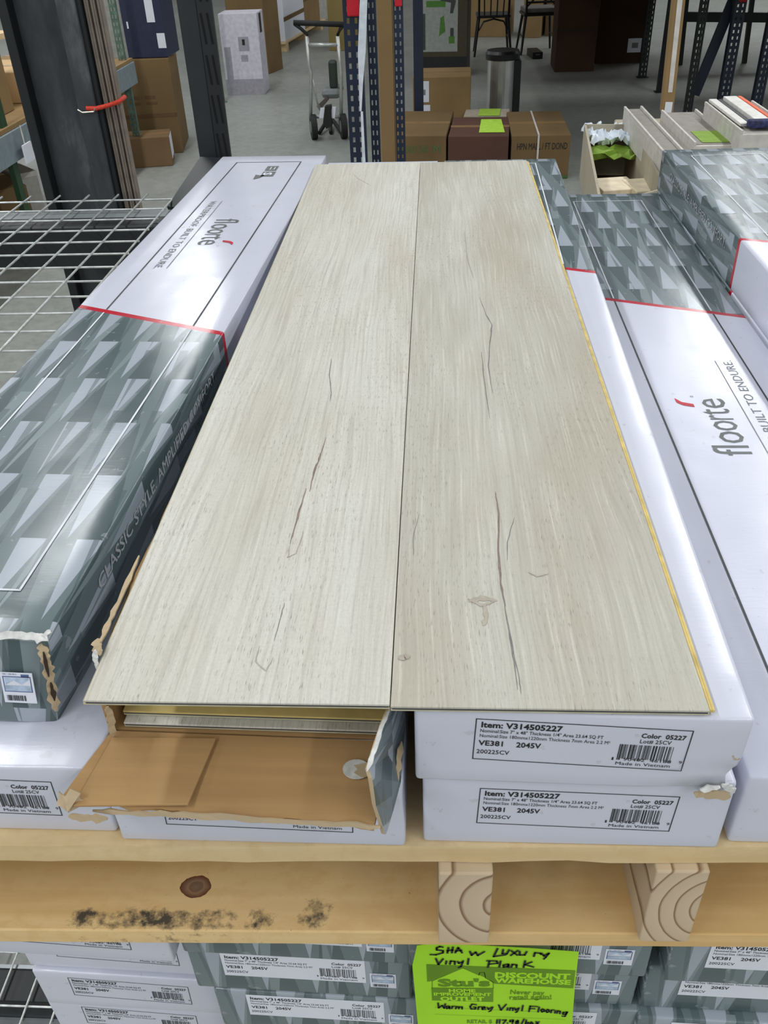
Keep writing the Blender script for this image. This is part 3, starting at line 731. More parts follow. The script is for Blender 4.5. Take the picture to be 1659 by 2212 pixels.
G([(215, 635), (770, 638), (768, 762), (222, 748)])
p.stroke([sgl(*q) for q in ((222, 640), (222, 575), (497, 458), (640, 522), (648, 498), (690, 497), (700, 548), (768, 585), (770, 640))], .0006, 1)
def GT(t, x0_, y0_, x1_, y1_, hpx, m, bold=.03, off=0):
    a, b_ = Vector(sgl(x0_, y0_)), Vector(sgl(x1_, y1_)); d = b_-a; wv = d.length; d.normalize()
    hh = abs(sgl(x0_, y0_-hpx)[1]-a.y)
    p.text(t, a.x, a.y, wv, hh, m, bold, (d.x, d.y), (-d.y, d.x))
GT("Stu's", 275, 622, 742, 620, 62, 1, .05)
GT('DISCOUNT', 782, 540, 1455, 556, 46, 0, .05); GT('WAREHOUSE', 780, 585, 1460, 605, 40, 0, .05)
GT('HOME', 372, 672, 612, 674, 28, 0, .04); GT('IMPROVEMENT', 238, 702, 752, 706, 26, 0, .04); GT('OUTLET', 295, 748, 690, 750, 34, 0, .05)
GT('Never pay', 920, 690, 1225, 700, 38, 1, .02); GT('retail again!', 915, 738, 1290, 735, 36, 1, .02)
p.stroke([sgl(940, 742), sgl(1290, 736)], .0007, 1)
GT('RETAIL $', 535, 952, 760, 952, 30, 1, .03)
for (a, b_, c, d) in ((245, 810, 1420, 858), (245, 870, 1415, 918)): p.stroke([sgl(a, b_), sgl(c, d)], .0003, 2)
# for layering: print colours 1 = dark green, paper-coloured letters over the bars
mp = {0: 2, 1: 1, 2: 3}
p.mi = [mp[m] for m in p.mi]
p.put('printed_heading', [GRN, GRD, GRN, GRD], (0, YS, 0), (1, 0, 0), (0, 0, 1), sign, off=.0002, layer=.0001)
h = Print(); MK = plain('black_marker', (14, 24, 14), .5)
HW = [  # marker strokes: SHAW LUXURY / VINYL PLANK / Warm Grey Vinyl Flooring / 117.98/box
 [(318, 268), (290, 262), (262, 275), (262, 292), (320, 300), (318, 318), (255, 336), (205, 334)],
 [(368, 272), (358, 320)], [(408, 268), (398, 318)], [(355, 300), (408, 292)], [(428, 318), (455, 272), (490, 318)], [(430, 302), (485, 296)],
 [(560, 306), (575, 340), (612, 312), (630, 342), (690, 308)],
 [(808, 280), (772, 352), (880, 336)], [(858, 290), (850, 325), (890, 328), (912, 292)], [(930, 300), (985, 340)], [(990, 298), (925, 342)], [(1005, 305), (1005, 338), (1050, 338), (1068, 308)],
 [(1132, 350), (1142, 318), (1190, 322), (1196, 332)], [(1200, 322), (1222, 345), (1268, 322)], [(1268, 322), (1240, 355), (1222, 374)],
 [(255, 370), (278, 422), (320, 372)], [(350, 392), (344, 418)], [(380, 420), (388, 392), (425, 396), (424, 422)], [(450, 396), (460, 412), (492, 400)], [(500, 390), (480, 440), (458, 452)], [(548, 370), (540, 422)],
 [(735, 392), (720, 448)], [(712, 390), (800, 392), (808, 412), (735, 420)], [(835, 392), (822, 446)], [(900, 420), (860, 428), (862, 446), (895, 442), (906, 420), (908, 450)], [(930, 448), (940, 422), (978, 426), (976, 450)], [(1055, 390), (1040, 448)], [(1115, 400), (1052, 424), (1130, 446)],
 [(275, 768), (280, 812), (312, 790), (330, 815), (340, 775)], [(372, 795), (350, 800), (352, 818), (372, 812), (376, 798), (380, 820)], [(398, 818), (402, 798), (425, 798)], [(432, 820), (440, 800), (462, 803), (460, 820)], [(462, 805), (490, 803), (490, 822)],
 [(618, 784), (580, 778), (562, 800), (572, 822), (608, 822), (612, 806), (592, 804)], [(632, 826), (638, 804), (660, 802)], [(668, 816), (695, 812), (690, 802), (670, 806), (672, 826), (700, 826)], [(715, 808), (725, 824), (755, 806)], [(765, 804), (745, 838), (730, 845)],
 [(818, 785), (838, 832), (885, 780)], [(898, 812), (894, 832)], [(915, 834), (922, 812), (945, 814), (944, 836)], [(960, 812), (968, 830), (992, 816)], [(1000, 812), (980, 848), (968, 852)], [(1035, 790), (1025, 838)],
 [(1100, 795), (1088, 845)], [(1098, 797), (1165, 800)], [(1096, 818), (1142, 820)], [(1180, 805), (1170, 848)], [(1210, 822), (1196, 832), (1205, 848), (1225, 842), (1222, 826), (1210, 822)], [(1255, 826), (1240, 838), (1250, 852), (1270, 845), (1266, 830), (1255, 826)], [(1285, 855), (1290, 832), (1312, 830)], [(1325, 836), (1320, 858)], [(1338, 860), (1345, 838), (1368, 842), (1364, 864)], [(1425, 850), (1395, 852), (1392, 868), (1415, 868), (1432, 848), (1410, 888), (1385, 886)],
 [(805, 918), (800, 950)], [(828, 916), (824, 950)], [(848, 922), (885, 920), (858, 952)], [(895, 946), (898, 949)], [(945, 920), (920, 924), (918, 936), (945, 934), (948, 920), (940, 952)], [(990, 924), (972, 932), (996, 946), (980, 956), (968, 946), (994, 932), (990, 924)], [(1045, 912), (1015, 970)],
 [(1065, 920), (1058, 955), (1078, 958), (1084, 944), (1062, 940)], [(1110, 938), (1098, 950), (1110, 958), (1124, 950), (1110, 938)], [(1150, 935), (1175, 958)], [(1180, 936), (1145, 960)],
 [(300, 1080), (340, 1130)], [(560, 1090), (620, 1090), (620, 1140)]]
for lo, hi in ((0, 358), (358, 600), (600, 900), (900, 1200)):
    h = Print()
    for st in HW:
        ym = sum(q[1] for q in st)/len(st)
        if lo <= ym < hi: h.stroke([sgl(*q) for q in st], .00175 if ym < 600 else .0016, 0)
    h.put('marker_writing', [MK], (0, YS, 0), (1, 0, 0), (0, 0, 1), sign, off=.0007)

# ------------------------------------------------------------------ wire decks, rack steel
WIRE = plain('galvanised_wire', (206, 210, 208), .4, metal=.35, var=.12, vs=60)
BLK = plain('black_steel', (34, 40, 44), .45, var=.12, vs=6); BLK2 = plain('black_rack_paint', (24, 28, 31), .5, var=.1, vs=9)
def deck(label, zt, x0, x1, y0, y1, sx, sy, rz, r=.0026, org=(0, 0)):
    t = thing('wire_deck', label, 'shelf', (org[0], org[1], zt), rz)
    xs = np.arange(x0, x1, sx); ys = np.arange(y0, y1, sy)
    for x in xs:
        B().tube([(x, y0, 0), (x, y1+.012, 0)], r, 6).make('wire', WIRE, t, smooth=True)
    for y in ys:
        B().tube([(x0-.01, y, -2*r), (x1, y, -2*r)], r, 6).make('cross_wire', WIRE, t, smooth=True)
    return t
c0 = on(380, 421, 2, -.13)
deck('galvanised wire shelf deck at the left beside the cartons', -.13, -.064*12, .001, -1.30, 0, .064, .0675, 0, r=.0019, org=(c0.x, c0.y))
rb = thing('rack_beam', 'black rack beam under the upper wire deck', 'rack', (0, 0, 0))
a, b_ = on(0, 485, 2, -.150), on(285, 489, 2, -.150)
B().box((-2.4, a.y-.06, -.222), (-.45, a.y, -.140)).make('beam', BLK2, rb, bevel=.003)
GSTL = plain('grey_rack_steel', (118, 124, 124), .5)
B().box((-2.4, a.y+.0005, -.150), (-.45, a.y+.045, -.140)).make('beam_flange', GSTL, rb)
# black slotted upright behind the deck
P0 = on(427, 345, 1, 1.66); P1 = on(487, 340, 1, 1.66); pL = on(385, 0, 1, 1.66); pR = on(470, 0, 1, 1.66)
xm0, xm1 = (P0.x+pL.x)/2, (P1.x+pR.x)/2
up = thing('black_upright', 'black slotted rack upright just behind the left white carton', 'rack', (0, 0, 0))
B().box((xm0, 1.66, FL), (xm1-.030, 1.74, .8)).make('post', BLK, up, bevel=.003)
B().box((xm1-.0298, 1.655, FL), (xm1, 1.665, .8)).make('slotted_face', BLK2, up)
SLT = plain('slot_shadow', (6, 7, 8), .9)
bb = B()
for k in range(22):
    z = .62-k*.076
    for dx in (-.022, -.009):
        bb.bar((xm1+dx-.002, 1.6549, z+.028), (xm1+dx+.002, 1.6549, z-.028), .0045, .0012)
o = bb.make('slot_row', SLT, up); o['kind'] = 'stuff'
B().bar(on(462, 362, 1, 1.64), on(392, 470, 1, a.y+.06), .05, .05).make('beam_arm', BLK2, up)
B().box((xm0-.02, 1.62, FL), (xm1+.02, 1.78, FL+.01)).make('foot_plate', BLK, up)
# big column
CT = math.radians(-1.6)
clm = thing('steel_column', 'broad dark steel building column at upper left, scuffed', 'column', (0, 0, 0))
SCF = NB('scuffed_column_paint'); _o = SCF.obj(); _n = SCF.noise(SCF.mapping(_o, (9, 9, 3)), 1.5, 5, .65)
SCF.set(SCF.b.inputs['Base Color'], SCF.ramp(_n, [(.30, lin((34, 38, 41))), (.55, lin((64, 68, 71))), (.72, lin((104, 107, 109)))])); SCF.b.inputs['Roughness'].default_value = .5
cxs = [on(x_t+(x_b-x_t)*.78, 330, 1, 1.75).x for x_t, x_b in ((2, 92), (28, 112), (125, 207), (172, 243), (180, 252))]
B().box((cxs[0], 1.75, FL), (cxs[1], 2.02, 1.2)).make('flange_edge', BLK2, clm, bevel=.004)
B().box((cxs[1], 1.785, FL), (cxs[2], 1.80, 1.2)).make('web', SCF.m, clm)
B().box((cxs[2], 1.75, FL), (cxs[3], 1.78, 1.2)).make('flange_face', SCF.m, clm, bevel=.003)
B().box((cxs[3]+.0003, 1.76, FL), (cxs[4], 1.795, 1.2)).make('flange_side', BLK2, clm)
B().box((cxs[0]-.05, 1.70, FL), (cxs[4]+.05, 2.07, FL+.012)).make('base_plate', BLK, clm)
# trim strips tied to the column
TR1 = plain('grey_brown_trim', (132, 122, 110), .6, var=.1, vs=30)
xa, xb = cxs[4]+.0006, on(280, 330, 1, 1.78).x
n = 3
for i in range(n):
    u0 = xa+(xb-xa)*i/n; u1 = xa+(xb-xa)*(i+1)/n-.002
    t = thing('trim_strip', ['grey-brown trim strip standing against the steel column, nearest the column', 'middle one of the grey-brown trim strips tied to the column', 'outermost grey-brown trim strip tied to the column'][i], 'trim', (u0, 1.775+.006*i, FL), 0, 'trim strips tied to the column')
    bb = B(); bb.box((0, 0, 0), (u1-u0, .02, 2.3)); bb.make('strip', TR1, t, bevel=.002)
    B().box(((u1-u0)*.3, -.003, 0), ((u1-u0)*.62, -.0003, 2.3)).make('raised_bead', TR1, t)
RDC = plain('orange_red_cord', (214, 62, 40), .6, var=.15, vs=200)
ct = thing('orange_cord', 'orange-red cord with silver hook looped round the trim strips', 'cord', (0, 0, 0))
k0 = on(186, 234, 1, 1.742); k1 = on(258, 219, 1, 1.765)
B().tube([k0, k0.lerp(k1, .3)+Vector((0, -.004, -.004)), k0.lerp(k1, .7)+Vector((0, -.004, -.003)), k1, k1+Vector((.004, .03, .004))], .0048, 8).make('cord', RDC, ct, smooth=True)
B().tube([on(168, 237, 1, 1.744), on(178, 243, 1, 1.742), on(203, 241, 1, 1.741), on(205, 234, 1, 1.741)], .0018, 6).make('hook', plain('hook_steel', (200, 196, 184), .3, metal=.8), ct)
# lower wire deck
c1 = on(76, 2121, 2, -1.322)
deck('lower wire deck near the floor at the bottom left, dark beams beneath', -1.322, -.0575*22, .0575*24, -.45, .95, .0575, .1016, 0, r=.0022, org=(c1.x, c1.y))
for i, (pa, pb, lb) in enumerate((((0, 2090), (0, 2160), 'first dark beam under the lower wire deck'),)):
    A, Bq = on(0, 2092, 2, -1.335), on(0, 2162, 2, -1.335)
    t = thing('rack_beam', 'dark rack beam under the lower wire deck', 'rack', (0, 0, 0))
    B().box((-2.4, Bq.y, -1.42), (1.2, A.y, -1.334)).make('beam', BLK2, t, bevel=.004)
    B().box((-2.4, Bq.y-.006, -1.42), (1.2, Bq.y-.0005, -1.40)).make('lip', plain('beam_lip_grey', (150, 156, 160), .3, metal=.5), t)
    B().box((-2.4, A.y+.0005, -1.345), (1.2, A.y+.008, -1.334)).make('back_lip', MATS['beam_lip_grey'], t)

# ------------------------------------------------------------------ background: helper
TAPE = plain('clear_brown_tape', (150, 118, 76), .3)
def gb(name, label, cat, nl, nr, ytop, mat, yback=None, depth=None, z=FL, parts=True, group=None, top=None):
    """carton standing on plane z: near bottom corners by photo pixel, height from the pixel row of its near top edge"""
    a, b = on(nl[0], nl[1], 2, z), on(nr[0], nr[1], 2, z)
    mid = (a+b)/2; d = b-a; wd = d.length; ang = math.atan2(d.y, d.x)
    zt = on((nl[0]+nr[0])/2, ytop, 1, mid.y).z; hh = zt-z
    if depth is None: depth = (on((nl[0]+nr[0])/2, yback, 2, zt).y-mid.y)
    depth = max(depth, .02)
    t = thing(name, label, cat, (a.x, a.y, z), ang, group)
    bb = B(); bb.box((0, 0, 0), (wd, depth, hh)); bb.make('body', mat, t, bevel=min(.006, wd*.02))
    if parts:
        B().box((0, depth*.5-.03, hh), (wd, depth*.5+.03, hh+.0012)).make('tape', TAPE, t)
        B().box((0, depth*.5-.0015, hh-.004), (wd, depth*.5+.0015, hh+.0016)).make('flap_seam', KRB, t)
    return t, wd, depth, hh
def decal(t, name, mats, items, O, U, V, off=.002):
    p = Print()
    for it in items:
        if it[0] == 'r': p.rect(*it[1:])
        elif it[0] == 't': p.text(*it[1:])
        elif it[0] == 'p': p.poly(it[1], it[2])
    return p.put(name, mats, O, U, V, t, off=off, layer=.0008)
def front(t, name, mats, items, off=.002): return decal(t, name, mats, items, (0, 0, 0), (1, 0, 0), (0, 0, 1), off)
INKB = plain('brown_print', (96, 72, 44), .8); INKGR = plain('green_print', (74, 110, 60), .8)

# cartons on the floor behind the stack
bg = 'brown cartons on the floor behind the planks'
t, wd, dp, hh = gb('cardboard_box', 'brown taped carton with green print, left of the three cartons behind the planks', 'box', (833, 388), (963, 388), 293, KRD, 240, group=bg)
front(t, 'green_lettering', [INKGR, INKB], [('t', 'ECOFRIENDLY FLAX', wd*.1, hh*.62, wd*.62, hh*.16, 0), ('t', 'M', wd*.8, hh*.62, wd*.1, hh*.16, 0), ('r', wd*.06, hh*.4, wd*.25, hh*.44, 1)])
t, wd, dp, hh = gb('cardboard_box', 'dark brown wrapped carton with green note, middle of the three cartons behind the planks', 'box', (967, 388), (1095, 388), 294, kraft('maroon_brown_carton', (92, 66, 56), .3), 253, group=bg)
NOTE = plain('green_note_paper', (176, 220, 70), .7)
decal(t, 'green_note', [NOTE], [('p', [(wd*.5, dp*.15), (wd*.93, dp*.15), (wd*.85, dp*.85), (wd*.5, dp*.85)], 0)], (0, 0, hh), (1, 0, 0), (0, 1, 0), .004)
t, wd, dp, hh = gb('cardboard_box', 'brown carton with pale strap, right of the three cartons behind the planks', 'box', (1101, 388), (1226, 386), 292, KRD, 240, group=bg)
STRP = plain('pale_strap', (206, 202, 196), .4)
B().box((wd*.44, -.006, 0), (wd*.47, -.001, hh)).make('strap', STRP, t); B().box((wd*.44, 0, hh+.001), (wd*.47, dp, hh+.005)).make('strap', STRP, t)
front(t, 'black_lettering', [INK, INKGR], [('t', 'HPN MALL / FT DOND', wd*.1, hh*.68, wd*.85, hh*.15, 0), ('r', 0, hh*.02, wd, hh*.08, 1)])
t, wd, dp, hh = gb('cardboard_box', 'light brown carton with two white labels in front of the trash can', 'box', (893, 285), (1015, 283), 166, KRL, 160, depth=.5)
front(t, 'shipping_label', [LBL, INKG], [('r', wd*.03, hh*.55, wd*.28, hh*.93, 0), ('r', wd*.06, hh*.68, wd*.22, hh*.78, 1)])
front(t, 'square_label', [LBL, INKG], [('r', wd*.05, hh*.18, wd*.3, hh*.5, 0), ('r', wd*.1, hh*.28, wd*.22, hh*.38, 1)])
t, wd, dp, hh = gb('paper_covered_box', 'small pale box with green note behind the dark brown carton', 'box', (1000, 300), (1096, 300), 252, plain('greyed_white_board', (186, 176, 160), .7), 235, parts=False)
B().box((0, -.002, hh-.03), (wd, -.0005, hh)).make('edge_band', KRT, t)
decal(t, 'green_note', [NOTE], [('r', wd*.32, dp*.05, wd*.8, dp*.95, 0)], (0, 0, hh), (1, 0, 0), (0, 1, 0), .004)
# trash can
STEEL = plain('brushed_steel', (206, 208, 206), .28, metal=.9, var=.03, vs=8); BPL = plain('black_plastic', (20, 21, 23), .4)
ca, cb = on(1046, 262, 2, FL), on(1120, 262, 2, FL); cc = (ca+cb)/2; cr = (cb-ca).length/2; ht = on(1083, 133, 1, cc.y).z-FL
tc = thing('trash_can', 'brushed steel trash can with black lid beyond the cartons', 'trash can', (cc.x, cc.y+cr, FL))
B().tube([(0, 0, 0.03), (0, 0, ht)], cr*.86, 40).make('body', STEEL, tc, smooth=False)
B().tube([(0, 0, 0), (0, 0, .03)], cr*.9, 40).make('base_ring', BPL, tc)
B().tube([(0, 0, ht), (0, 0, ht+.05), (0, 0, ht+.075)], [cr*.97, cr*.99, cr*.9], 40).make('lid', BPL, tc)
B().box((cr*.55, -cr*.6, 0), (cr*1.05, cr*.7, ht)).make('hinge_column', BPL, tc, bevel=.02)
B().box((-cr*.25, -cr*1.0, .0), (cr*.25, -cr*.8, .03)).make('pedal', BPL, tc)
# picture box
t, wd, dp, hh = gb('product_box', 'tall dark box with green and grey tool picture on its front, behind the blue posts', 'box', (905, 166), (1008, 165), -60, plain('dark_olive_carton', (64, 56, 36), .6), depth=.5, parts=False)
GP, GG, GK = plain('picture_grey', (150, 154, 148), .6), plain('picture_green', (70, 120, 40), .6), plain('picture_dark', (58, 62, 60), .6)
front(t, 'product_picture', [GP, GG, GK], [('r', wd*.04, hh*.25, wd*.8, hh*.98, 0), ('r', wd*.16, hh*.68, wd*.55, hh*.74, 1), ('p', [(wd*.45, hh*.78), (wd*.76, hh*.74), (wd*.7, hh*.62), (wd*.64, hh*.62), (wd*.66, hh*.72), (wd*.45, hh*.74)], 2),
    ('r', wd*.62, hh*.33, wd*.74, hh*.4, 1), ('r', wd*.65, hh*.4, wd*.72, hh*.48, 2), ('p', [(wd*.42, hh*.4), (wd*.55, hh*.45), (wd*.52, hh*.6), (wd*.45, hh*.58)], 1), ('p', [(wd*.06, hh*.27), (wd*.14, hh*.27), (wd*.14, hh*.62), (wd*.08, hh*.62)], 2)])
front(t, 'black_plinth', [BPL], [('r', 0, 0, wd, hh*.2, 0)])
# dark brown cartons, right
t, wd, dp, hh = gb('large_carton', 'tall dark brown carton, left of the pair under the racking', 'box', (1197, 156), (1282, 154), -70, KRB, depth=.6)
B().box((0, -.004, hh*.40), (wd, -.0005, hh*.42)).make('flap_seam', DK, t)
t, wd, dp, hh = gb('large_carton', 'wide dark brown carton with white shipping label beside the blue rack leg', 'box', (1285, 138), (1396, 135), -60, KRB, depth=.6)
front(t, 'shipping_label', [LBL, INKG], [('r', wd*.60, hh*.12, wd*.86, hh*.28, 0), ('r', wd*.68, hh*.17, wd*.8, hh*.23, 1)])
# far cartons beyond the chairs
for i, (x0_, x1_, yb_, yt_, m, lb) in enumerate(((1012, 1096, 80, -20, KRL, 'far brown carton seen between the legs of the left black chair'), (1128, 1166, 82, -15, KRL, 'small far carton seen under the right black chair'), (1176, 1215, 78, -30, KRD, 'far carton right of the right black chair'))):
    gb('far_carton', lb, 'box', (x0_, yb_), (x1_, yb_), yt_, m, depth=.6)
t, wd, dp, hh = gb('floor_crate', 'low dark case lying on the bright floor behind the trash can', 'box', (1150, 128), (1172, 127), 113, BPL, depth=.4, parts=False); B().box((wd*.3, -.01, hh*.6), (wd*.7, 0, hh*.75)).make('handle', GSTL, t)

# chairs
BLW = plain('black_lacquer', (16, 15, 15), .35); CUSH = plain('grey_cushion', (112, 106, 100), .8)
def chair(label, px, py, rz, style):
    p = on(px, py, 2, FL); t = thing('dining_chair', label, 'chair', (p.x, p.y, FL), rz, 'black chairs')
    w2 = .22
    for sx in (-1, 1):
        B().tube([(sx*.24, -.24, 0), (sx*.19, -.18, .44)], [.014, .019], 8).make('leg', BLW, t)
        B().tube([(sx*.23, .26, 0), (sx*.18, .17, .44)], [.014, .019], 8).make('leg', BLW, t)
        B().tube([(sx*.19, -.20, .44), (sx*.20, -.25, .98)], .015, 8).make('back_post', BLW, t)
        B().tube([(sx*.215, -.21, .20), (sx*.205, .21, .20)], .009, 6).make('stretcher', BLW, t)
    b = B(); b.box((-w2, -.21, .44), (w2, .22, .475)); b.make('seat', BLW, t, bevel=.012)
    B().tube([(-.2, -.25, .97), (0, -.275, .99), (.2, -.25, .97)], .022, 8).make('top_rail', BLW, t)
    if style == 0:
        for k in range(4):
            x = -.12+.08*k; B().tube([(x, -.2, .475), (x*1.15, -.265, .97)], .009, 6).make('spindle', BLW, t)
        pts = [(-.19, -.19, .30), (-.13, -.19, .40), (0, -.19, .43), (.13, -.19, .40), (.19, -.19, .30)]
        B().tube(pts, .012, 6).make('apron_arch', BLW, t)
    else:
        B().box((-w2+.01, -.2, .4755), (w2-.01, .21, .53)).make('cushion', CUSH, t, bevel=.015)
        for s in (-1, 1): B().tube([(s*.19, -.205, .55), (-s*.19, -.25, .92)], .012, 6).make('cross_brace', BLW, t)
        B().tube([(-.2, -.21, .60), (.2, -.21, .60)], .014, 6).make('lower_rail', BLW, t)
    return t
chair('black spindle-back chair beyond the trash can, left of the pair', 1062, 116, math.radians(0), 0)
chair('black cross-back chair with grey cushion, right of the pair', 1158, 112, math.radians(4), 1)

# blue perforated uprights
BLU = plain('dark_blue_rack_paint', (20, 34, 56), .45, var=.1, vs=8); HOLE = plain('hole_light', (128, 128, 122), .8); HOLED = plain('hole_dark', (8, 9, 12), .8)
REDC = plain('red_safety_clip', (196, 18, 40), .5)
def post(label, xl, xr, yref, Y, ztop=.55, hol='l', zb=FL, red=None, mat=None, name='rack_post', dep=.07):
    a, b = on(xl, yref, 1, Y), on(xr, yref, 1, Y); wd = b.x-a.x
    t = thing(name, label, 'rack', (a.x, Y, zb)); h_ = ztop-zb
    # c-section: real holes in the front face, ladder of bars
    bb = B(); k = int(h_/.0508); cols = [wd*.28, wd*.72]; hw = wd*.075
    if hol:
        xs = [0, cols[0]-hw, cols[0]+hw, cols[1]-hw, cols[1]+hw, wd]
        for i in (0, 2, 4): bb.box((xs[i], 0, 0), (xs[i+1], .003, h_))
        for c in (1, 3):
            for j in range(k+1): bb.box((xs[c], 0, j*.0508), (xs[c+1], .003, min(h_, j*.0508+.026)))
    else: bb.box((0, 0, 0), (wd, .003, h_))
    bb.make('perforated_face', mat or BLU, t)
    B().box((0, .0032, 0), (.003, dep, h_)).make('side_flange', mat or BLU, t); B().box((wd-.003, .0032, 0), (wd, dep, h_)).make('side_flange', mat or BLU, t)
    B().box((-.02, -.02, -.0), (wd+.02, dep+.02, .008)).make('foot_plate', mat or BLU, t)
    if red:
        zr = on((xl+xr)/2, red, 1, Y).z-zb
        B().box((wd*.25, -.02, zr), (wd*.95, -.0005, zr+.16)).make('safety_clip', REDC, t, bevel=.008)
    return t
post('dark blue perforated rack post with red clip, left of the white film strip', 748, 785, 170, 4.6, red=35)
post('dark blue perforated rack post, right of the white film strip', 797, 816, 170, 4.75, mat=BLK2 if False else BLU)
FILM = plain('white_plastic_film', (216, 224, 232), .3)
t = thing('plastic_film_strip', 'white plastic film strip hanging between the two blue posts', 'film', (0, 0, 0))
q = [on(778, -20, 1, 4.53), on(773, 115, 1, 4.53), on(777, 240, 1, 4.53), on(781, 240, 1, 4.53), on(784, 180, 1, 4.53), on(790, 110, 1, 4.53), on(794, -20, 1, 4.53)]
B().slab(q, (0, -1, 0), .004).make('film', FILM, t)
q = [on(779, 241, 1, 4.53), on(784, 241, 1, 4.53), on(793, 420, 1, 4.53), on(785, 420, 1, 4.53)]
B().slab(q, (0, -1, 0), .004).make('film_tail', FILM, t)
def tall(name, label, cat, xl, xr, yref, Y, dep, mat, ztop=.5, zb=FL, leaf=None):
    a, b = on(xl, yref, 1, Y), on(xr, yref, 1, Y); t = thing(name, label, cat, (a.x, Y, zb)); wd = b.x-a.x
    B().box((0, 0, 0), (wd, dep, ztop-zb)).make('body', mat, t, bevel=.004); return t, wd, ztop-zb
t, wd, h_ = tall('tall_carton', 'tall narrow brown carton standing between the blue posts', 'box', 818, 849, 150, 5.1, .10, KRL)
B().box((wd+.001, .02, 0), (wd+.004, .10, h_)).make('side_tape', KRD, t); B().box((wd*.0, -.02, .0), (wd*.8, -.001, .18)).make('white_foot_wrap', LBL, t)
post('dark blue rack post behind the tall narrow carton, perforated inner face', 850, 872, 130, 6.15, red=14)
post('dark blue rack post next to the product picture box', 893, 914, 110, 7.6, hol='')
# right hand rack legs
post('black-blue rack leg beside the wide dark carton', 1390, 1406, 90, on(1397, 168, 2, FL).y, mat=BLK2, ztop=.1)
post('slim dark rack leg behind the leaning carton pole', 1433, 1443, 100, on(1436, 200, 2, FL).y, mat=BLK2, ztop=.1, hol='')
Yp = on(1495, 250, 2, FL).y; post('dark rack leg meeting the diagonal brace at right', 1498, 1514, 120, Yp, mat=BLK2, ztop=.1)
Yq = on(1560, 250, 2, FL).y; post('blue perforated rack leg with red clip at upper right', 1569, 1593, 120, Yq, ztop=.1, red=5)
post('dark blue rack leg at the right frame edge', 1640, 1662, 150, Yq-.2, ztop=.1, mat=BLU)
t = thing('rack_brace', 'dark blue diagonal brace between the two right rack legs', 'rack', (0, 0, 0)); B().bar(on(1588, -10, 1, Yp+.12), on(1500, 205, 1, Yp+.12), .09, .03, up=(0, 1, 0)).make('brace', BLU, t); B().bar(on(1588, -10, 1, Yp+.06), on(1588, 10, 1, Yp+.06), .05, .05).make('bolt_plate', BLK2, t)
t = thing('rack_shelf_beam', 'black horizontal beam crossing behind the right rack legs', 'rack', (0, 0, 0)); B().bar(on(1440, 36, 1, 11.5), on(1700, 38, 1, 11.5), .06, .10).make('beam', BLK2, t)
for px in (1484, 1626): B().bar(on(px, -10, 1, 11.5), Vector((on(px, 36, 1, 11.5).x, 11.5, FL)), .05, .05).make('leg', BLK2, t)
# overhead shelf decks of the racking that shade the floor there
SHD = plain('shelf_deck_board', (120, 104, 84), .8)
for i, (x0_, x1_, y0_, y1_, z_) in enumerate(((.05, 7.5, 6.9, 9.4, -.02), (.25, 7.5, 9.9, 12.2, -.12))):
    t = thing('rack_shelf', ['nearer overhead rack shelf shading the floor at right', 'farther overhead rack shelf shading the floor at right'][i], 'shelf', (0, 0, 0))
    B().box((x0_, y0_, z_), (x1_, y1_, z_+.03)).make('deck', SHD, t); B().box((x0_, y0_-.05, z_-.1), (x1_, y0_-.001, z_+.03)).make('front_beam', BLU, t)

# ------------------------------------------------------------------ long cartons at right middle
ZM = -.60
sup = thing('support_stack', 'large plain carton block carrying the long cartons behind the right boxes', 'box', (0, 0, FL))
s0 = on(1330, 430, 2, ZM); s1 = on(1659, 300, 2, ZM)
B().box((s0.x+.45, s0.y+.1, 0), (s0.x+2.2, s0.y+2.6, ZM-.25-FL)).make('body', KRT, sup, bevel=.01); B().box((s0.x+.9, s0.y+.097, 0), (s0.x+.93, s0.y+.0995, ZM-.25-FL)).make('seam', KRB, sup)
# open tan carton
oq = [on(1262, 268, 2, ZM), on(1364, 268, 2, ZM), on(1443, 405, 2, ZM), on(1296, 445, 2, ZM)]
ot = thing('open_long_carton', 'open tan carton holding small boxes, crumpled white film and green notes', 'box', (0, 0, 0))
dpth = .25
names = ['end_panel', 'side_panel', 'end_panel', 'side_panel']
for i in range(4):
    a, b = oq[i], oq[(i+1) % 4]; c = (oq[0]+oq[1]+oq[2]+oq[3])/4
    n_ = Vector((c.x-(a.x+b.x)/2, c.y-(a.y+b.y)/2, 0)).normalized(); e = (b-a).normalized()*.004
    v = [a+e, b-e, b-e+n_*.012, a+e+n_*.012]; B().slab([p for p in v] if True else v, (0, 0, 1), dpth).make(names[i], KRT, ot)
mid_ = [p.lerp((oq[0]+oq[1]+oq[2]+oq[3])/4, .04) for p in oq]
B().slab([Vector((p.x, p.y, ZM-dpth+.012)) for p in mid_], (0, 0, 1), .01).make('base_panel', KRD, ot)
sb = plain('cream_small_box', (226, 212, 184), .7)
def onq(px, py, z, w_, d_, h_, name, label, cat, mat, parent=None, rz=0.15):
    p = on(px, py, 2, z); t = thing(name, label, cat, (p.x, p.y, z-h_), rz); B().box((0, 0, 0), (w_, d_, h_)).make('body', mat, t, bevel=.004); B().box((0, -.0015, h_*.62), (w_, -.0003, h_*.68)).make('lid_line', KRD, t); return t
onq(1303, 412, ZM-.10, .17, .20, .13, 'small_box', 'cream small box at the near left inside the open tan carton', 'box', sb)
onq(1376, 414, ZM-.095, .16, .20, .13, 'small_box', 'cream small box at the near right inside the open tan carton', 'box', sb)
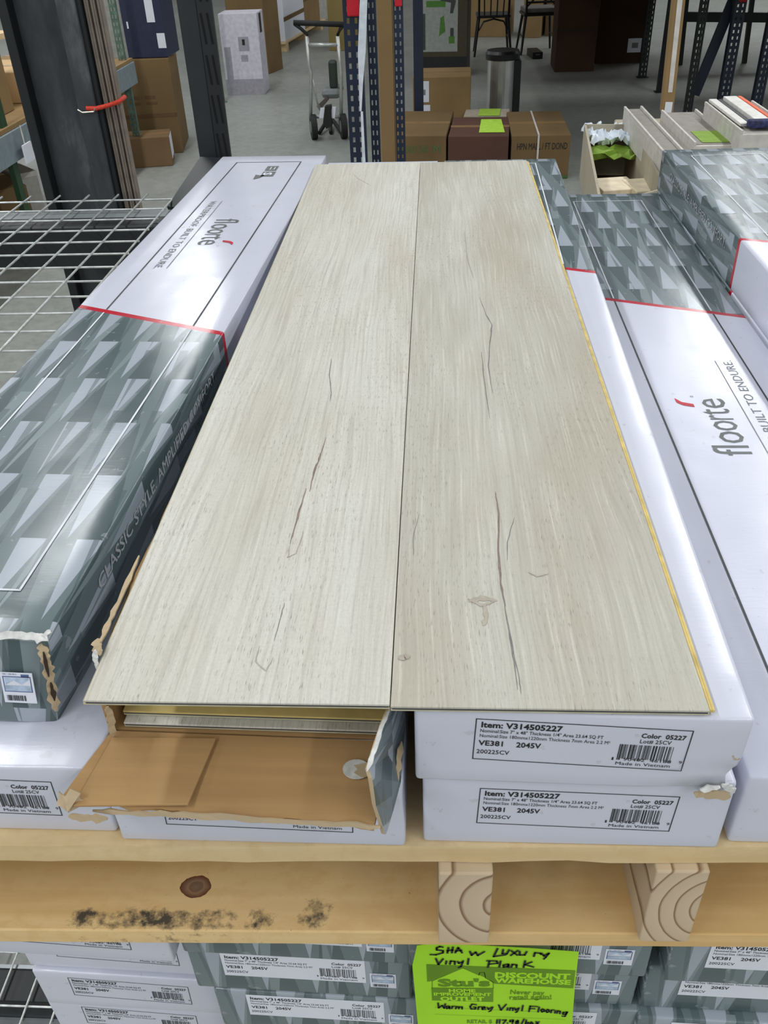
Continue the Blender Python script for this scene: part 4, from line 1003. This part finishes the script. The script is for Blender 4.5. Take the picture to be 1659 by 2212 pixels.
# crumpled film and notes
def crumple(name, label, cat, px, z, w_, d_, mat, seed, hgt=.05, n=16):
    p = on(px[0], px[1], 2, z); rn = random.Random(seed); v = []; f = []
    for j in range(n+1):
        for i in range(n+1): v.append((p.x+w_*(i/n-.5)+rn.uniform(-.01, .01), p.y+d_*(j/n)+rn.uniform(-.01, .01), z+rn.uniform(-hgt, hgt)*.5))
    for j in range(n):
        for i in range(n): f.append((j*(n+1)+i, j*(n+1)+i+1, (j+1)*(n+1)+i+1, (j+1)*(n+1)+i))
    o = mk(name, v, f, mat); md = o.modifiers.new('s', 'SOLIDIFY'); md.thickness = .003; return tag(o, label, cat)
crumple('crumpled_film', 'crumpled white film at the far end of the open tan carton', 'film', (1328, 304), ZM-.03, .22, .32, FILM, 3)
crumple('green_note_sheets', 'crumpled green note sheets lying in the open tan carton', 'paper', (1335, 338), ZM-.07, .25, .16, plain('dull_green_note', (128, 160, 54), .7), 5, .04, 7)
# long cartons
GW = plain('grey_white_board', (196, 192, 184), .6); GWD = plain('taupe_board', (140, 134, 126), .6)
def longbox(label, nl, nr, yback, ynb, z, mat, topm, name='long_carton'):
    a, b = on(*nl, 2, z), on(*nr, 2, z); dd = on((nl[0]+nr[0])/2, yback, 2, z).y-a.y; zb_ = on(nl[0], ynb, 1, a.y).z
    t = thing(name, label, 'box', (a.x, a.y, zb_)); wd = b.x-a.x; hh = z-zb_
    B().box((0, 0, 0), (wd, dd, hh)).make('body', mat, t, bevel=.004)
    B().box((.012, .012, hh+.0002), (wd-.012, dd-.012, hh+.003)).make('top_panel', topm, t)
    B().box((0, 0, hh+.0002), (.009, dd, hh+.014)).make('rim', mat, t); B().box((wd-.009, 0, hh+.0002), (wd, dd, hh+.014)).make('rim', mat, t)
    return t, wd, dd, hh
longbox('long grey-white carton leaning edge-up right of the open tan carton', (1446, 352), (1496, 352), 233, 420, ZM+.06, GW, GWD)
t, wd, dd, hh = longbox('long taupe-topped carton with white end and green note, behind the far right carton', (1499, 315), (1587, 313), 241, 372, ZM+.08, GW, GWD)
decal(t, 'green_note', [MATS['dull_green_note']], [('r', wd*.25, .03, wd*.95, .24, 0)], (0, 0, hh), (1, 0, 0), (0, 1, 0), .005)
t, wd, dd, hh = longbox('tallest long white carton at the right with striped flat packs on top', (1600, 290), (1720, 288), 223, 372, ZM+.14, GW, GW)
zt_ = t.location.z+hh+.0145; tl = t.location
for i, (u0, u1, h_, m, lb) in enumerate(((.06, .22, .012, plain('white_flat_pack', (216, 214, 208), .5), 'white flat pack, leftmost on the tallest long carton'), (.24, .33, .010, BPL, 'black flat pack on the tallest long carton'), (.35, .62, .022, MATS['white_flat_pack'], 'wide white flat pack on the tallest long carton'), (.64, .72, .022, plain('orange_flat_pack', (222, 92, 44), .5), 'orange-edged flat pack on the tallest long carton'))):
    f_ = thing('flat_pack', lb, 'box', (tl.x+wd*u0, tl.y+dd*.12, zt_), 0, 'flat packs on the long carton'); B().box((0, 0, 0), (wd*(u1-u0), dd*.86, h_)).make('body', m, f_, bevel=.002)
    B().box((.002, -.0015, h_*.4), (wd*(u1-u0)-.002, -.0003, h_*.6)).make('edge_line', GWD, f_)
t = thing('folded_cloth', 'dark blue patterned cloth at the near end of the tallest long carton', 'cloth', (tl.x+wd*.16, tl.y+.02, zt_)); B().box((0, 0, 0), (wd*.8, dd*.085, .03)).make('cloth', plain('navy_cloth', (40, 44, 84), .8, var=.4, vs=60), t, bevel=.01)
# leaning carton pole
t = thing('carton_pole', 'tall narrow cardboard pole with a white stripe standing at right', 'box', (0, 0, 0))
pa, pb = on(1432, 240, 2, ZM+.01), on(1452, 240, 2, ZM+.01); Yr = pa.y
q0, q1, q2, q3 = on(1430, 243, 1, Yr), on(1454, 243, 1, Yr), on(1484, -30, 1, Yr), on(1459, -30, 1, Yr)
B().slab([q0, q1, q2, q3], (0, -1, 0), .06).make('body', KRL, t)
B().slab([q0.lerp(q1, .35).lerp(q3.lerp(q2, .3), .17)+Vector((0, -.002, 0)), q0.lerp(q1, .72).lerp(q3.lerp(q2, .75), .17)+Vector((0, -.002, 0)), q3.lerp(q2, .75)+Vector((0, -.002, 0)), q3.lerp(q2, .3)+Vector((0, -.002, 0))], (0, -1, 0), .001).make('white_stripe', STRP, t)
B().slab([q0+Vector((.01, -.004, .0)), q1+Vector((-.01, -.004, 0)), q1+Vector((-.01, -.004, .05)), q0+Vector((.01, -.004, .05))], (0, -1, 0), .002).make('tag', LBL, t)

# ------------------------------------------------------------------ left background
GNP = plain('green_rack_paint', (84, 108, 96), .6, var=.2, vs=20)
gbse = on(308, 358, 2, FL); XR = gbse.x
post('pale green rack post in front of the big brown carton', 296, 310, 340, gbse.y, mat=GNP, ztop=.2, dep=.03)
g2 = on(20, 360, 0, XR)
post('dark green rack post at the left edge behind the wire deck', 17, 28, 360, g2.y, mat=plain('bottle_green_paint', (34, 66, 36), .6), ztop=.1, hol='')
bz1 = on(288, 150, 0, XR+.03); bz0 = on(0, 300, 0, XR+.03)
rb2 = thing('shelf_beam', 'grey-blue shelf beam running back along the left racking', 'rack', (0, 0, 0))
GBL = plain('grey_blue_beam', (124, 138, 144), .5)
B().bar(Vector((XR+.03, bz1.y, bz1.z-.02)), Vector((XR+.03, bz0.y-2.2, bz1.z-.02)), .04, .16).make('beam', GBL, rb2, bevel=.004)
B().box((XR-1.4, bz0.y-2.2, bz1.z+.062), (XR+.04, bz1.y, bz1.z+.085)).make('shelf_board', KRL, rb2)
zs = bz1.z+.086
def shelfbox(label, px, py, wd, dp, h_, mat, name='shelf_carton', rz=0):
    p = on(px, py, 2, zs); t = thing(name, label, 'box', (p.x-wd, p.y, zs), rz, 'things on the left shelf'); B().box((0, 0, 0), (wd, dp, h_)).make('body', mat, t, bevel=.006)
    B().box((-.001, dp*.5-.025, h_), (wd+.001, dp*.5+.025, h_+.0015)).make('tape', TAPE, t); return t
TANB = kraft('tan_shelf_carton', (206, 174, 128), .4)
pz = on(45, 262, 2, zs)
for i, (yy, wd_, dp_, h_, m, lb) in enumerate(((-1.9, .5, .8, .14, KRD, 'flat brown carton nearest on the left shelf'), (-1.0, .9, .75, .22, TANB, 'tan carton in the middle of the left shelf'), (-.15, .55, .5, .34, KRL, 'taller brown carton on the left shelf'), (.55, .7, .55, .18, TANB, 'low tan carton at the far part of the left shelf'), (1.25, .5, .5, .15, KRL, 'far brown carton on the left shelf beside the green post'))):
    t = thing('shelf_carton', lb, 'box', (XR-.02-wd_-(.02 if i % 2 else .1), pz.y+yy, zs), 0, 'cartons on the left shelf'); B().box((0, 0, 0), (wd_, dp_, h_)).make('body', m, t, bevel=.006); B().box((-.001, dp_*.5-.025, h_), (wd_+.001, dp_*.5+.025, h_+.0015)).make('tape', TAPE, t)
t = thing('wood_board', 'pale loose board lying over the shelf cartons at upper left', 'board', (0, 0, 0)); B().bar(Vector((XR-.7, pz.y-1.3, zs+.39)), Vector((XR-.15, pz.y+.6, zs+.39)), .12, .03).make('board', WD1, t); B().bar(Vector((XR-.7, pz.y-1.31, zs+.39)), Vector((XR-.7, pz.y-1.302, zs+.39)), .11, .02).make('end_grain', KR2, t)
# below the shelf
gb('floor_carton', 'brown carton on the floor under the left shelf beyond the wire deck', 'box', (22, 520), (84, 505), 405, KRD, depth=.8)
t, wd, dp, hh = gb('white_sack', 'light grey wrapped slab standing by the steel column at the far left', 'box', (62, 480), (104, 470), 372, plain('light_grey_wrap', (170, 168, 162), .7), depth=.3, parts=False); B().box((0, -.002, hh*.9), (wd, -.0004, hh)).make('fold', GW, t)
t = thing('hanging_tag', 'white tag hanging from the grey-blue beam', 'tag', (0, 0, 0)); tp = on(58, 330, 0, XR+.09)
B().box((tp.x, tp.y-.05, tp.z-.05), (tp.x+.01, tp.y+.07, tp.z+.05)).make('tag_card', LBL, t); B().tube([(tp.x, tp.y, tp.z+.05), (tp.x, tp.y, tp.z+.15)], .004, 6).make('string', STRP, t)
# big carton group
t, wd, dp, hh = gb('large_carton', 'big brown carton behind the pale green rack post', 'box', (262, 338), (396, 330), 128, KRD, depth=.62, group='cartons by the green post')
front(t, 'faded_print', [INKB], [('r', wd*.55, hh*.60, wd*.7, hh*.63, 0), ('r', wd*.32, hh*.60, wd*.45, hh*.63, 0), ('r', wd*.55, hh*.54, wd*.72, hh*.565, 0), ('r', wd*.3, hh*.54, wd*.46, hh*.565, 0), ('r', 0, hh*.40, wd, hh*.44, 0)])
bigc = (t.location.copy(), wd, dp, hh)
t2, wd2, dp2, hh2 = gb('low_carton', 'low brown carton with white label in front of the big brown carton', 'box', (262, 366), (374, 358), 298, kraft('mid_brown_carton', (122, 98, 70), .3), depth=.30)
B().box((wd2+.0005, .05, hh2*.2), (wd2+.003, .27, hh2*.95)).make('shipping_label', LBL, t2)
zc = bigc[0].z+bigc[3]+.003
DBL = plain('navy_product_box', (34, 42, 68), .5)
t = thing('product_box', 'navy product box with two white stickers standing on the big brown carton', 'box', (bigc[0].x+bigc[1]*.36, bigc[0].y+.10, zc), 0); w3 = bigc[1]*.62
B().box((0, 0, 0), (w3, .4, .9)).make('body', DBL, t, bevel=.005)
for r_ in ((w3*.62, .26, w3*.82, .42), (w3*.80, .07, w3*1.0, .18), (w3*.08, .44, w3*.12, .48), (w3*.1, .22, w3*.14, .27)): front(t, 'white_sticker', [LBL], [('r',)+r_+(0,)])
t = thing('grey_panel_box', 'pale grey panel box standing left of the navy box', 'box', (bigc[0].x+.02, bigc[0].y+.12, zc)); B().box((0, 0, 0), (bigc[1]*.33, .3, 1.0)).make('body', plain('pale_grey_panel', (150, 152, 146), .6), t, bevel=.005); B().box((.0, -.003, 0), (.02, -.0005, .9)).make('edge_strip', LBL, t)
# second green post, leaning white box and brown cartons
Yg = on(478, 222, 2, FL).y; post('pale green rack post left of the leaning white box', 465, 476, 150, Yg, mat=GNP, ztop=0.1, dep=.03)
t, wd, dp, hh = gb('appliance_box', 'tall white appliance box with black pictograms near the green post', 'box', (492, 206), (572, 204), 28, plain('white_product_board', (198, 196, 206), .6), depth=.35, parts=False)
front(t, 'pictogram', [plain('box_print_grey', (150, 148, 156), .6), INK], [('r', wd*.45, hh*.55, wd*.72, hh*.72, 0), ('r', wd*.55, hh*.62, wd*.62, hh*.69, 1), ('r', wd*.06, hh*.2, wd*.22, hh*.6, 0), ('r', wd*.48, hh*.42, wd*.66, hh*.5, 0), ('r', wd*.0, 0, wd, hh*.2, 0)])
B().box((wd+.0005, .1, hh*.75), (wd+.004, .2, hh*.98)).make('hand_hole', DK, t)
gb('tall_brown_carton', 'tall brown carton right of the white appliance box', 'box', (582, 160), (612, 148), -30, KRD, depth=.5, group='tall cartons in the aisle')
gb('tall_brown_carton', 'brown carton behind the white appliance box', 'box', (500, 124), (572, 122), -40, KRD, depth=.25, group='tall cartons in the aisle')
# far pallet with boxes
pz0 = on(618, 113, 2, FL); pz1 = on(705, 58, 2, FL); d = pz1-pz0; an = math.atan2(d.y, d.x); Lp = d.length
fp = thing('far_pallet', 'loaded pallet at an angle in the far aisle', 'pallet', (pz0.x, pz0.y, FL), an)
for k in range(3): B().box((Lp*.02+k*Lp*.42, 0, 0), (Lp*.02+k*Lp*.42+.12, .42, .10)).make('block', WD1, fp)
for k in range(3): B().box((0, k*.15, .1003), (Lp, k*.15+.11, .12)).make('deck_board', WD1, fp)
cz, sn = math.cos(an), math.sin(an)
for (u, v_, w_, d_, h_, m, lb) in ((.1, .02, Lp*.45, .2, .55, LBL, 'white box on the far angled pallet'), (.15+Lp*.47, .05, Lp*.4, .38, .8, KRL, 'brown box on the far angled pallet'), (.1, .23, Lp*.45, .17, 1.1, KRL, 'taller brown box at the back of the far pallet')):
    t = thing('pallet_carton', lb, 'box', (pz0.x+u*cz-v_*sn, pz0.y+u*sn+v_*cz, FL+.121), an, 'boxes on the far pallet'); B().box((0, 0, 0), (w_, d_, h_)).make('body', m, t, bevel=.006); B().box((0, -.002, h_*.45), (w_, -.0004, h_*.55)).make('side_band', KRD, t)
gb('far_carton', 'olive-brown far carton left of the blue posts', 'box', (712, 110), (752, 110), -30, kraft('olive_carton', (138, 122, 76), .3), depth=.6)
gb('far_carton', 'far white and brown carton beyond the hand truck handle', 'box', (672, 42), (708, 42), -30, GW, depth=.6)
post('grey far rack post above the hand truck handle', 646, 660, 20, on(652, 50, 2, FL).y, mat=GSTL, ztop=-.2, hol='')

# hand truck
ALU = plain('aluminium_tube', (190, 192, 188), .35, metal=.6); RUB = plain('black_rubber', (22, 22, 22), .7)
YH = on(700, 300, 2, FL).y
ht_ = thing('hand_truck', 'folding aluminium hand truck with black handle in the aisle', 'hand truck', (0, 0, 0))
def h3(px, py, dy=0): p = on(px, py, 1, YH); return Vector((p.x, p.y+dy, p.z))
B().tube([h3(634, 49), h3(690, 51), h3(746, 53)], .022, 10).make('handle_bar', RUB, ht_, smooth=True)
B().tube([h3(636, 52), h3(650, 62), h3(663, 74), h3(664, 80)], .014, 8).make('handle_arm', RUB, ht_, smooth=True)
B().tube([h3(742, 54), h3(734, 64), h3(729, 78)], .014, 8).make('handle_arm', RUB, ht_, smooth=True)
B().tube([h3(663, 78), h3(667, 140), h3(672, 158), h3(671, 250)], .016, 8).make('upright_tube', ALU, ht_, smooth=True)
B().tube([h3(729, 78), h3(735, 140), h3(737, 158), h3(737, 250)], .016, 8).make('upright_tube', ALU, ht_, smooth=True)
B().tube([h3(666, 97), h3(731, 97)], .016, 8).make('crossbar', ALU, ht_, smooth=True)
B().tube([h3(672, 160, .02), h3(682, 225, .1), h3(692, 250, .12)], .010, 8).make('rear_brace', ALU, ht_, smooth=True)
B().tube([h3(670, 252), h3(742, 252)], .015, 8).make('axle_bar', ALU, ht_, smooth=True)
B().slab([h3(693, 232, -.03), h3(702, 232, -.03), h3(700, 254, -.03), h3(690, 254, -.03)], (0, -1, 0), .02).make('nose_bracket', LBL, ht_)
B().slab([h3(718, 230, -.03), h3(726, 230, -.03), h3(724, 254, -.03), h3(714, 254, -.03)], (0, -1, 0), .02).make('nose_bracket', LBL, ht_)
B().slab([h3(703, 228, -.05), h3(716, 226, -.05), h3(718, 270, -.05), h3(706, 276, -.05), h3(699, 262, -.05)], (0, -1, 0), .08).make('hub_motor', RUB, ht_)
for px in (678, 742):
    c = h3(px, 280); c.z = FL+.105
    B().disc(c, (1, .25, 0), .105, .05, 24).make('wheel', RUB, ht_); B().disc(c, (1, .25, 0), .05, .056, 16).make('hub', GSTL, ht_)
    B().tube([h3(px-6, 245), h3(px-4, 262), c], .012, 6).make('fork', RUB, ht_)
bt = thing('tool_machine', 'dark machine with grey base standing just beyond the hand truck', 'machine', (0, 0, 0))
YM = YH+.5
def m3(px, py): return on(px, py, 1, YM)
a = m3(708, 132); b = m3(729, 192); B().box((a.x, YM, b.z), (b.x, YM+.1, a.z)).make('column_housing', plain('dark_green_housing', (42, 52, 46), .5), bt, bevel=.02)
a = m3(694, 192); b = m3(740, 250); B().box((a.x, YM-.05, FL+.25), (b.x, YM+.3, a.z)).make('grey_base', GSTL, bt, bevel=.04)
B().slab([m3(686, 226)+Vector((0, -.07, 0)), m3(708, 205)+Vector((0, -.07, 0)), m3(712, 212)+Vector((0, -.07, 0)), m3(692, 236)+Vector((0, -.07, 0))][::-1], (0, -1, 0), .03).make('side_pad', plain('brown_grey_pad', (92, 82, 78), .7), bt)
for s in (690, 715, 738): B().tube([m3(712, 250), Vector((on(s, 268, 1, YM-.3).x, YM-.35, FL+.02))], .018, 8).make('leg', RUB, bt)
